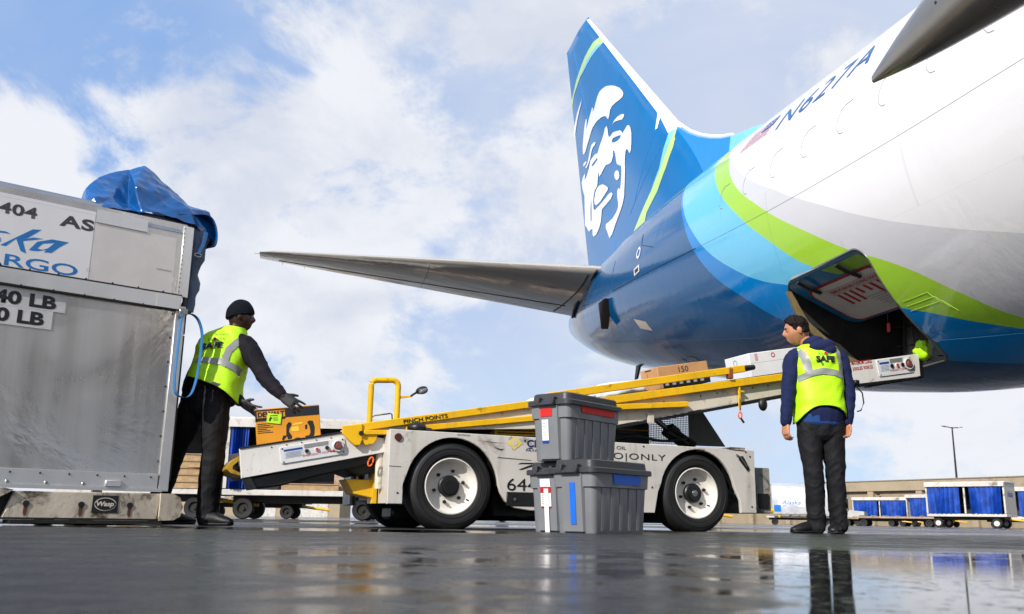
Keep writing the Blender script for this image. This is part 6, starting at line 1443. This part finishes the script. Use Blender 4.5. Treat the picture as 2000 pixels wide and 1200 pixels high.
def reaching_worker():
    k = 6.62 / 6.45
    V = lambda x, z, dy=0.0: Vector((x * (6.62 + dy) / 6.45, 6.62 + dy, .072 + (z - .072) * (6.62 + dy) / 6.45))
    root = thing('person', 'worker in black knit hat, lime vest and black gloves leaning over to push a carton', 'person', (-2.10, 6.62, 0))
    hc = V(-1.942, 1.455, .05); f = Vector((.93, .30, -.10)); upv = Vector((.10, .05, 1))
    shR, shL = V(-1.88, 1.275, .02), V(-2.16, 1.285, .08)
    elR, wrR = V(-1.722, 1.02, -.10), V(-1.600, .893, -.20)
    elL, wrL = V(-2.00, .93, .0), V(-1.885, .845, -.03)
    bm = bmesh.new()
    r_, f_, u_ = head_shape(bm, hc, f, upv, .93)
    limb(bm, [V(-2.00, 1.27, .05), V(-1.975, 1.35, .05), V(-1.955, 1.42, .05)], [.062, .056, .052])
    limb(bm, [V(-2.14, .88), V(-2.11, 1.0), V(-2.05, 1.17), V(-2.02, 1.27, .03)], [(.15, .10), (.14, .10), (.155, .10), (.10, .08)])
    limb(bm, [shR, elR, wrR], [.05, .042, .028]); limb(bm, [shL, elL, wrL], [.05, .042, .028])
    limb(bm, [V(-2.075, .86), V(-2.05, .50), V(-2.046, .08)], [.085, .058, .042]); limb(bm, [V(-2.215, .86, .04), V(-2.31, .54, .14), V(-2.40, .09, .30)], [.085, .058, .042])
    body = finish(bm, 'body', M_SKIND, root, .005, 2)
    mb = MB()
    for s_ in (-1, 1): mb.ball(hc + (r_ * s_ * .030 + f_ * .0845 + u_ * .012) * .93, .009, 8)
    e = mb.build('eyes', MATS['eye_white'], None); e.parent = body; fixp(e, root)
    # knit hat
    bm = bmesh.new(); q = bmesh.ops.create_icosphere(bm, subdivisions=4, radius=1); kill = []
    for v in q['verts']:
        x, y, z = v.co; line = .22 if y > .2 else -.22
        line = .26 * max(0, y) - .30 * max(0, -y) + .0
        if z < line - .10: kill.append(v)
        kx = 1.13; v.co = hc + (r_ * x * .080 * kx + f_ * (y * .100 * kx - .004) + u_ * (z * .122 * kx + .006)) * .93
    bmesh.ops.delete(bm, geom=kill, context='VERTS'); bmesh.ops.holes_fill(bm, edges=bm.edges[:])
    finish(bm, 'knit_hat', M_BEAN, root, .005, 2, lambda p, n: .003 * noise.noise(p * 25))
    # gloves
    bm = bmesh.new(); hand_shape(bm, wrR, (.80, -.10, -.52), (.0, 1, -.25), (.25, .2, .9), (6, 14, 14), .35, 1.06)
    for v in bm.verts: pass
    finish(bm, 'glove', M_GLOVE, root, .0045, 2)
    bm = bmesh.new(); hand_shape(bm, wrL, (.86, -.12, -.50), (-.2, .5, .6), (.45, -.2, .9), (4, 8, 8), .5, 1.06); finish(bm, 'glove', M_GLOVE, root, .0045, 2)
    # trousers
    bm = bmesh.new()
    limb(bm, [V(-2.125, 1.03), V(-2.14, .93, .02), V(-2.145, .84, .02)], [(.160, .12), (.172, .13), (.150, .125)], side=(1, 0, -.15))
    limb(bm, [V(-2.075, .88, -.01), V(-2.060, .70, -.03), V(-2.052, .50, -.03), V(-2.058, .28, .0), V(-2.056, .10, .02), V(-2.056, .05, .02)], [(.112, .115), (.098, .105), (.082, .085), (.080, .085), (.074, .084), (.078, .086)])
    limb(bm, [V(-2.20, .88, .03), V(-2.245, .70, .08), V(-2.315, .53, .15), V(-2.37, .30, .24), V(-2.41, .08, .32)], [(.108, .115), (.095, .105), (.082, .085), (.078, .083), (.074, .082)])
    def tw(p, n):
        kk = math.exp(-((p.z - .10) / .10) ** 2) + .5 * math.exp(-((p.z - .5) / .12) ** 2) + .7 * math.exp(-((p.z - .86) / .1) ** 2)
        a = noise.ridged_multi_fractal(Vector((p.x * 7, p.y * 7, p.z * 10)), 1, 2, 2, 1, 2) - 1
        return (.005 + .008 * kk) * a
    finish(bm, 'trousers', M_TROU, root, .006, 3, tw)
    bm = bmesh.new()
    limb(bm, [V(-2.12, .955), V(-2.10, 1.02), V(-2.06, 1.15, .01), V(-2.025, 1.25, .03), V(-1.99, 1.32, .05), V(-1.965, 1.365, .05)], [(.172, .125), (.168, .12), (.168, .115), (.150, .105), (.085, .08), (.058, .058)], side=(1, 0, -.2), e=.85)
    limb(bm, [V(-1.925, 1.275, .02), V(-1.868, 1.22, -.01), V(-1.790, 1.11, -.06), V(-1.725, 1.02, -.10), V(-1.655, .945, -.155), V(-1.605, .90, -.195)], [(.070, .075), (.080, .082), (.066, .068), (.060, .060), (.050, .050), (.040, .040)])
    limb(bm, [V(-2.10, 1.25, .10), V(-2.10, 1.10, .10), V(-2.01, .935, .0), V(-1.945, .885, -.01), V(-1.90, .852, -.03)], [(.060, .065), (.060, .065), (.058, .06), (.048, .05), (.040, .04)])
    limb(bm, [V(-2.07, .90, .05), V(-1.98, .87, .05)], [(.09, .08), (.07, .07)])
    finish(bm, 'jacket', M_JACK, root, .006, 3, lambda p, n: .008 * (noise.ridged_multi_fractal(Vector((p.x * 8, p.y * 8, p.z * 10)), 1, 2, 2, 1, 2) - 1))
    A0, A1 = Vector((.93, -.05, -.33)).normalized(), Vector((.985, -.05, -.14)).normalized(); D = Vector((.12, 1, .0)).normalized()
    secs = [(V(-2.075, .935, -.01), A0, D, .205, .165), (V(-2.070, 1.03, -.01), A0, D, .196, .155), (V(-2.050, 1.13), A0.lerp(A1, .4), D, .186, .142), (V(-2.040, 1.225, .02), A0.lerp(A1, .8), D, .182, .135), (V(-2.022, 1.300, .04), A1, D, .152, .118), (V(-1.982, 1.352, .05), A1, D, .095, .088), (V(-1.962, 1.378, .05), A1, D, .068, .07)]
    hem = lambda u: .0 + .05 * max(0, math.cos(u)) ** 3 - .03 * max(0, math.sin(-u))
    v, bvh = vest_loft(root, secs, hem)
    O = Vector((0, 5.5, 0)); d = (0, 1, 0); s = 6.5 / 6.45
    def cp(L, nm, m, off, bm=None, step=.02):
        o = cloth_patch(L, bvh, O, (1, 0, 0), (0, 0, 1), d, off, m, v, nm, step, bm); fixp(o, root); return o
    sc = lambda L: [[[(x * s, .072 + (z - .072) * s) for x, z in lp] for lp in g] for g in L]
    cp(sc([[[(-2.235, 1.118), (-2.15, 1.118), (-2.05, 1.105), (-1.965, 1.07), (-1.915, 1.02), (-1.885, .975), (-1.872, 1.00), (-1.895, 1.055), (-1.94, 1.11), (-2.03, 1.148), (-2.15, 1.158), (-2.225, 1.157)]]]), 'reflective_band', M_REFL, .008)
    cp(sc([[[(-2.045, 1.14), (-2.00, 1.125), (-1.985, 1.20), (-1.945, 1.27), (-1.885, 1.318), (-1.925, 1.335), (-1.985, 1.30), (-2.025, 1.23)]]]), 'reflective_band', M_REFL, .007)
    for tx, x, z, w, h, rot, m in (('SAFE', -2.205, 1.215, .155, .046, .10, M_INK), ('READY', -2.165, 1.283, .120, .018, .10, MATS['ready_green']), ('ALASKA', -2.13, 1.33, .10, .013, .05, MATS['ready_green'])):
        b = text_fit(tx, w, h, bold=.05 if tx == 'SAFE' else 0)
        for vv in b.verts: vv.co = Vector(((vv.co.x + x) * s, .072 + (vv.co.y + vv.co.x * rot + z - .072) * s, 0))
        cp(None, 'lettering', m, .009, b, None)
    cp(sc([[circ(-2.115, 1.298, .012)[0]]]), 'heart_mark', M_RED, .011, None, None)
    shoe(root, V(-2.125, .0, .02) * 1 if False else Vector((-2.165, 6.62, 0)), (.92, -.30, 0), 1.0, 'boot', .13, False)
    shoe(root, Vector((-2.60, 7.02, 0)), (.85, .4, 0), 1.0, 'boot', .12, False)
reaching_worker()

# ------------------------------------------------------------------ apron background
M_CURT = mat('blue_curtain', '#11409a', .38, var=.30, scale=3.5, bump=.7, bscale=3.2)
M_FRAME = mat('cart_white', '#cbc7c0', .45, var=.10, scale=2, dirt='#5a4630', dirt_amt=.35, dirt_scale=3, chips=.8)
M_RUST = mat('rusty_bed', '#a08a74', .65, var=.2, scale=2, dirt='#5a3018', dirt_amt=.45, dirt_scale=3)
M_GREYPAN = mat('grey_panel', '#b3b1ae', .4, var=.08, scale=1.5)
M_BACK = mat('interior_shade', '#1a1b22', .6, var=.3, scale=2)
M_WOOD = mat('pallet_wood', '#a98c66', .75, var=.2, scale=8)
M_CONC = mat('concrete', '#a3937a', .85, var=.10, scale=.35, dirt='#6d6254', dirt_amt=.3, dirt_scale=.6)
M_CONCD = mat('concrete_recess', '#97876e', .85, var=.12, scale=.35, dirt='#6d6254', dirt_amt=.3, dirt_scale=.6)
def cart_wheel(par, x, y, r=.22, rim=None):
    w = bpy.data.objects.new('wheel', None); COL.objects.link(w); w.parent = par; w.location = (x, y, r)
    s = -1 if y < 0 else 1
    mb = MB(); mb.lathe([(r * .55, -.07), (r * .9, -.075), (r, -.04), (r, .04), (r * .9, .075), (r * .55, .07)], (0, 0, 0), (0, 1, 0), 28); mb.build('tyre', M_RUB, w, 40)
    mb = MB(); mb.lathe([(r * .57, s * .06), (r * .5, s * .05), (r * .42, s * .03), (r * .18, s * .03), (r * .16, s * .07), (.001, s * .07)], (0, 0, 0), (0, 1, 0), 24); mb.build('rim', rim or M_DARK, w, 35)
def baggage_cart(label, loc, rz, L=3.0, curtains=((.05, .47), (.53, .95)), end_logo=False, H=1.95, dark_end=False, rim=None, back=True):
    o = thing('baggage_cart', label, 'baggage cart', loc, R(rz), 'baggage carts parked across the apron'); Wd = 1.5
    mb = MB(); mb.box((0, 0, .55), (L, Wd, .12), bevel=.01); mb.build('bed', M_FRAME, o)
    mb = MB(); mb.box((0, 0, .42), (L * .9, .8, .14), bevel=.01); mb.build('underframe', M_DARK, o)
    mb = MB(); mb.box((0, 0, H), (L + .06, Wd + .06, .07), bevel=.012); mb.build('roof', M_FRAME, o)
    for x in (-L / 2 + .04, 0, L / 2 - .04):
        for y in (-Wd / 2 + .04, Wd / 2 - .04):
            if x == 0 and len(curtains) < 2: continue
            mb = MB(); mb.box((x, y, (H + .6) / 2), (.07, .07, H - .66)); mb.build('post', M_FRAME, o)
    for s in (-1, 1):
        mb = MB(); mb.box((s * (L / 2 - .02), 0, (H + .6) / 2), (.03, Wd - .14, H - .66)); e = mb.build('end_panel', M_DARK if dark_end else M_GREYPAN, o)
        if end_logo and s == 1: lettering('Alaska', frame((L / 2 - .003, 0, 1.35), (0, 1, 0), (0, 0, 1), .002), .78, .26, M_BLUEINK, e, -.40, 0, shear=.35, bold=.01)
    if back:
        mb = MB(); mb.box((0, Wd / 2 - .06, (H + .6) / 2 + (.0)), (L - .1, .02, H - .66)); mb.build('interior_shade_sheet', M_BACK, o)  # dark sheet added so the gaps read as shaded cart interior
    mb = MB(); mb.box((0, -Wd / 2 - .07, H - .10), (L, .03, .16)); mb.build('fascia', M_FRAME, o)
    for k, (a, b) in enumerate(curtains):
        mb = MB(); rows = []
        n = 22
        for i in range(n + 1):
            x = -L / 2 + L * (a + (b - a) * i / n); fold = .05 * math.sin(i * 1.9 + k) + .04 * math.sin(i * 4.1 + k * 2)
            rows.append([(x, -Wd / 2 + .01 + fold * (.3 + q / 6) - .02, H - .05 - (H - .68) * q / 6) for q in range(7)])
        mb.loft(rows, wrap=False, cap=False); mb.build('curtain', M_CURT, o, 60)
    for x in (-L / 2 + .45, L / 2 - .45):
        for y in (-.62, .62): cart_wheel(o, x, y, rim=rim)
    mb = MB(); mb.tube([(L / 2 - .1, 0, .40), (L / 2 + .35, 0, .34), (L / 2 + .75, 0, .30)], .04, 8); mb.build('tow_bar', M_YEL, o)
    return o
def flat_dolly(label, loc, rz, L=3.2, m=None):
    o = thing('flat_dolly', label, 'dolly', loc, R(rz), 'empty flat dollies in trains on the apron')
    mb = MB(); mb.box((0, 0, .47), (L, 1.5, .10), bevel=.01); mb.build('bed', m or M_RUST, o)
    mb = MB(); mb.box((0, 0, .36), (L * .92, .7, .12), bevel=.01); mb.build('underframe', M_DARK, o)
    for i in range(7):
        mb = MB(); mb.cyl((-L / 2 + .3 + i * (L - .6) / 6, -.66, .545), (-L / 2 + .3 + i * (L - .6) / 6, .66, .545), .03, seg=10); mb.build('deck_roller', M_STEEL, o)
    for x in (-L / 2 + .5, L / 2 - .5):
        for y in (-.6, .6): cart_wheel(o, x, y, .19)
    mb = MB(); mb.tube([(L / 2 - .1, 0, .34), (L / 2 + .6, 0, .26)], .04, 8); mb.build('tow_bar', M_YEL, o)
    return o
# left: the near train of carts behind the loading worker
cA = baggage_cart('open baggage cart holding a stack of pallets between the container and the leaning worker', (-7.85, 20.4, 0), 4, 3.3, (), H=2.12)
cB = baggage_cart('open baggage cart with a gathered blue curtain behind the orange tool carton', (-4.42, 20.7, 0), 4, 3.4, ((.03, .14),), H=2.10)
mb = MB()
def pallet(label, loc, rz, group):
    o = thing('pallet', label, 'pallet', loc, R(rz), group)
    mb = MB()
    for i in range(6): mb.box((0, -.45 + .18 * i, .125), (1.2, .13, .02))
    mb.build('top_boards', M_WOOD, o)
    mb = MB()
    for y in (-.45, 0, .45): mb.box((0, y, .06), (1.2, .09, .10))
    mb.build('stringers', M_WOOD, o)
    mb = MB()
    for i in range(3): mb.box((0, -.45 + .45 * i, .002), (1.2, .12, .016))
    mb.build('bottom_boards', M_WOOD, o)
    return o
for k in range(5):
    wd = ['bottom pallet of the stack in the cart beside the leaning worker', 'second pallet from the bottom of the stack beside the leaning worker', 'middle pallet of the stack in the cart beside the leaning worker', 'second pallet from the top of the stack beside the leaning worker', 'topmost pallet of the stack in the cart beside the leaning worker'][k]
    pallet(wd, (-7.0 - .06 * (k % 2), 20.2, .62 + .145 * k), 4 + 3 * (k % 3), 'wooden pallets stacked in the cart')
pallet('single wooden pallet lying on the cart bed under the foot of the loader belt', (-4.3, 20.5, .62), 6, None)
mb.bm.free()
def crate(label, loc, rz, d, col):
    o = thing('crate', label, 'crate', loc, R(rz)); mb = MB(); mb.box((0, 0, d[2] / 2), d, bevel=.02); b = mb.build('box', col, o)
    mb = MB(); mb.box((0, 0, d[2] + .015), (d[0] + .04, d[1] + .04, .05), bevel=.01); mb.build('lid', M_DARK, o); return o
crate('dark crate standing inside the cart behind the foot of the loader belt', (-5.35, 20.6, .61), 8, (.7, .8, .55), M_DARK)
crate('brown crate standing inside the cart left of the yellow pivot bracket', (-3.35, 20.6, .61), -6, (.8, .8, .45), M_RUST)
flat_dolly('empty dolly under the yellow step at the front of the loader', (-2.9, 27.5, 0), 3); flat_dolly('empty dolly seen between the front wheel and the totes', (.9, 28.0, 0), 2)
flat_dolly('empty dolly beyond the wheels of the cart behind the tool carton', (-7.4, 27.2, 0), 3)
flat_dolly('empty dolly seen beneath the loader between the totes and the rear wheel', (4.6, 28.6, 0), 3)
flat_dolly('low dolly in the dark gap behind the loader front wheel', (-.2, 14.5, 0), -4, 3.0)
flat_dolly('low dolly with dark wheels right behind the grey totes', (2.15, 14.6, 0), -6, 2.6)
# right: carts, a container on its dolly, a small tractor
baggage_cart('large white cart with two blue curtains and a script word on its grey end', (20.75, 42.3, 0), -44, 3.35, ((.03, .44), (.56, .96)), True, 1.98, rim=M_RIM)
baggage_cart('distant white cart with two blue curtains right of the standing worker', (27.2, 68.5, 0), -40, 3.9, ((.03, .46), (.52, .97)), False, 2.0)
baggage_cart('narrow cart with one dark blue curtain left of the large white cart', (27.3, 60.5, 0), -60, 3.0, ((.1, .55),), False, 2.0)
baggage_cart('cart with a dark open side partly hidden behind the narrow curtained cart', (29.6, 69.5, 0), -52, 2.6, ((.05, .3),), False, 1.95)
baggage_cart('dark cart cut off by the right edge behind the large white cart', (27.2, 50.0, 0), -35, 3.2, ((.5, .95),), False, 2.1, True)
flat_dolly('rusty flat dolly beside the standing worker in front of the distant curtained cart', (23.0, 60.0, 0), -30, 3.6); flat_dolly('rusty flat dolly joined to the front of the large white cart', (20.6, 50.0, 0), -32, 4.2)
flat_dolly('pale flat dolly far right beside the wheels of the large white cart', (24.8, 45.5, 0), -30, 3.4, M_FRAME)
# pale unit container on a white dolly
uc = thing('unit_container', 'pale curved unit container standing on a white dolly behind the rear of the loader', 'container', (17.7, 57.5, .62), R(-14))
mb = MB(); prof = [(-1.05, 0), (1.05, 0), (1.05, .9), (.98, 1.35), (.80, 1.68), (.5, 1.86), (-.5, 1.86), (-.80, 1.68), (-.98, 1.35), (-1.05, .9)]
mb.prism([(-1.6, y, z) for y, z in prof], (3.2, 0, 0), .02); u = mb.build('shell', mat('pale_alu', '#cfcfd2', .3, .5, var=.06, scale=1.5), uc, 30)
fr_ = frame((-1.5, -1.05, 0), (1, 0, 0), (0, 0, 1), .006)
patch([rect(.35, 1.0 - .55, 1.9, .88)], lambda a, b: Vector((-1.6 + a, -1.056, b)), M_CWHITE, u, 'label_panel'); lettering('Alaska', lambda a, b: Vector((-1.6 + a, -1.06, b)), 1.1, .24, M_CBLUE, u, .55, .58, shear=.3)
lettering('AIR CARGO', lambda a, b: Vector((-1.6 + a, -1.06, b)), .9, .10, M_CBLUE, u, .6, .46)
patch([rect(.10, .15, .50, .55)], lambda a, b: Vector((-1.6 + a, -1.06, b)), mat('blue_sign', '#1272c4', .4), u, 'blue_placard')
mb = MB(); mb.box((0, -1.058, .06), (3.2, .02, .08)); mb.build('base_rail', M_ALU2, uc)
ud = flat_dolly('white dolly carrying the pale curved unit container', (17.7, 57.5, 0), -14, 3.9, M_FRAME)
for x in (-1.2, 1.4):
    mb = MB(); mb.tube([(x, -.95, .45), (x - .35, -1.0, 1.15)], .05, 8); mb.build('yellow_lever', M_YEL, ud)
    mb = MB(); mb.tube([(x - .25, -.98, .9), (x + .05, -.97, .5)], .04, 8); mb.build('lever_stay', M_YEL, ud)
tr = thing('tow_tractor', 'small grey tow tractor beside the legs of the standing worker', 'tractor', (23.6, 66.0, 0), R(-30))
mb = MB(); mb.prism([(-1.3, -.6, .35), (1.3, -.6, .35), (1.3, -.6, .95), (.3, -.6, 1.05), (.2, -.6, .9), (-1.3, -.6, .95)], (0, 1.2, 0), .03); mb.build('body', M_GREYPAN, tr)
mb = MB(); mb.box((-.5, 0, 1.85), (1.3, 1.2, .06), bevel=.02); mb.build('canopy', M_FRAME, tr)
for x in (-1.05, .05):
    for y in (-.52, .52):
        mb = MB(); mb.box((x, y, 1.35), (.06, .06, .95)); mb.build('canopy_post', M_BLACK, tr)
mb = MB(); mb.box((-.6, 0, 1.05), (.5, .9, .15), bevel=.03); mb.box((-.88, 0, 1.3), (.10, .9, .5), bevel=.03); mb.build('seat', M_BLACK, tr)
for x in (-.85, .85):
    for y in (-.6, .6): cart_wheel(tr, x, y, .28)
mb = MB(); mb.box((-1.33, 0, .5), (.06, 1.1, .12)); mb.build('bumper', M_YEL, tr)
# concrete parapet wall with pilasters
def wall():
    A, Bp = Vector((20.5, 118, 0)), Vector((62, 47, 0)); d = (Bp - A); Ln = d.length; d.normalize(); nrm = Vector((-d.y, d.x, 0)) * -1
    if nrm.dot(-A) < 0: nrm = -nrm
    o = thing('parking_wall', 'long beige concrete wall with pilasters along the far side of the apron', 'wall', A, math.atan2(d.y, d.x))
    sy = -1 if (Matrix.Rotation(math.atan2(d.y, d.x), 3, 'Z') @ Vector((0, -1, 0))).dot(-A) > 0 else 1
    mb = MB(); mb.box((Ln / 2, -sy * .3, 2.0), (Ln, .5, 4.0)); mb.build('panels', M_CONCD, o)
    mb = MB(); mb.box((Ln / 2, 0, 3.75), (Ln, .7, .95), bevel=.02); mb.build('parapet', M_CONC, o)
    mb = MB(); mb.box((Ln / 2, 0, 4.26), (Ln, .85, .08)); mb.build('coping', mat('coping', '#8f8374', .8, var=.1), o)
    k = 0; x = 3.0
    while x < Ln:
        mb = MB(); mb.box((x, sy * .12, 1.62), (.62, .5, 3.24), bevel=.02); mb.build('pilaster', M_CONC, o); x += 5.4
    for x in (13, 31, 52, 60):
        mb = MB(); mb.box((x, sy * .42, 3.0), (.25, .2, .2), bevel=.03); mb.build('wall_lamp', M_DARK, o)
wall()
lamp = thing('lamp_post', 'tall thin lamp post with a double arm rising behind the concrete wall', 'lamp post', (46.4, 97, 0), R(25))
mb = MB(); mb.cyl((0, 0, 0), (0, 0, 10.2), .14, .07, 12); mb.build('pole', M_DARK, lamp)
mb = MB(); mb.tube([(-1.0, 0, 10.22), (0, 0, 10.12), (1.0, 0, 10.22)], .05, 8); mb.build('arm', M_DARK, lamp)
for s in (-1, 1):
    mb = MB(); mb.box((s * 1.15, 0, 10.24), (.65, .28, .12), Matrix.Rotation(R(-8 * s), 3, 'Y'), bevel=.03); mb.build('lamp_head', M_GREYPAN, lamp)
# a line of far sheds beyond the left carts
for k, (x, y, w, h, lab) in enumerate(((-46, 150, 40, 5.5, 'long low pale shed on the horizon behind the carts at left'), (-6, 170, 30, 4.2, 'low grey shed on the horizon behind the loader'))):
    o = thing('shed', lab, 'shed', (x, y, 0), 0)
    mb = MB(); mb.box((0, 0, h / 2), (w, 10, h)); mb.build('wall', M_GREYPAN if k else M_CONC, o)
    mb = MB(); mb.prism([(-w / 2 - .4, -5.4, h), (-w / 2 - .4, 5.4, h), (-w / 2 - .4, 0, h + 1.1)], (w + .8, 0, 0)); mb.build('roof', M_DARK, o)
    for i in range(5):
        mb = MB(); mb.box((-w / 2 + w * (i + .5) / 5, -5.03, 1.7), (w * .11, .08, 3.4)); mb.build('door', M_FRAME, o)
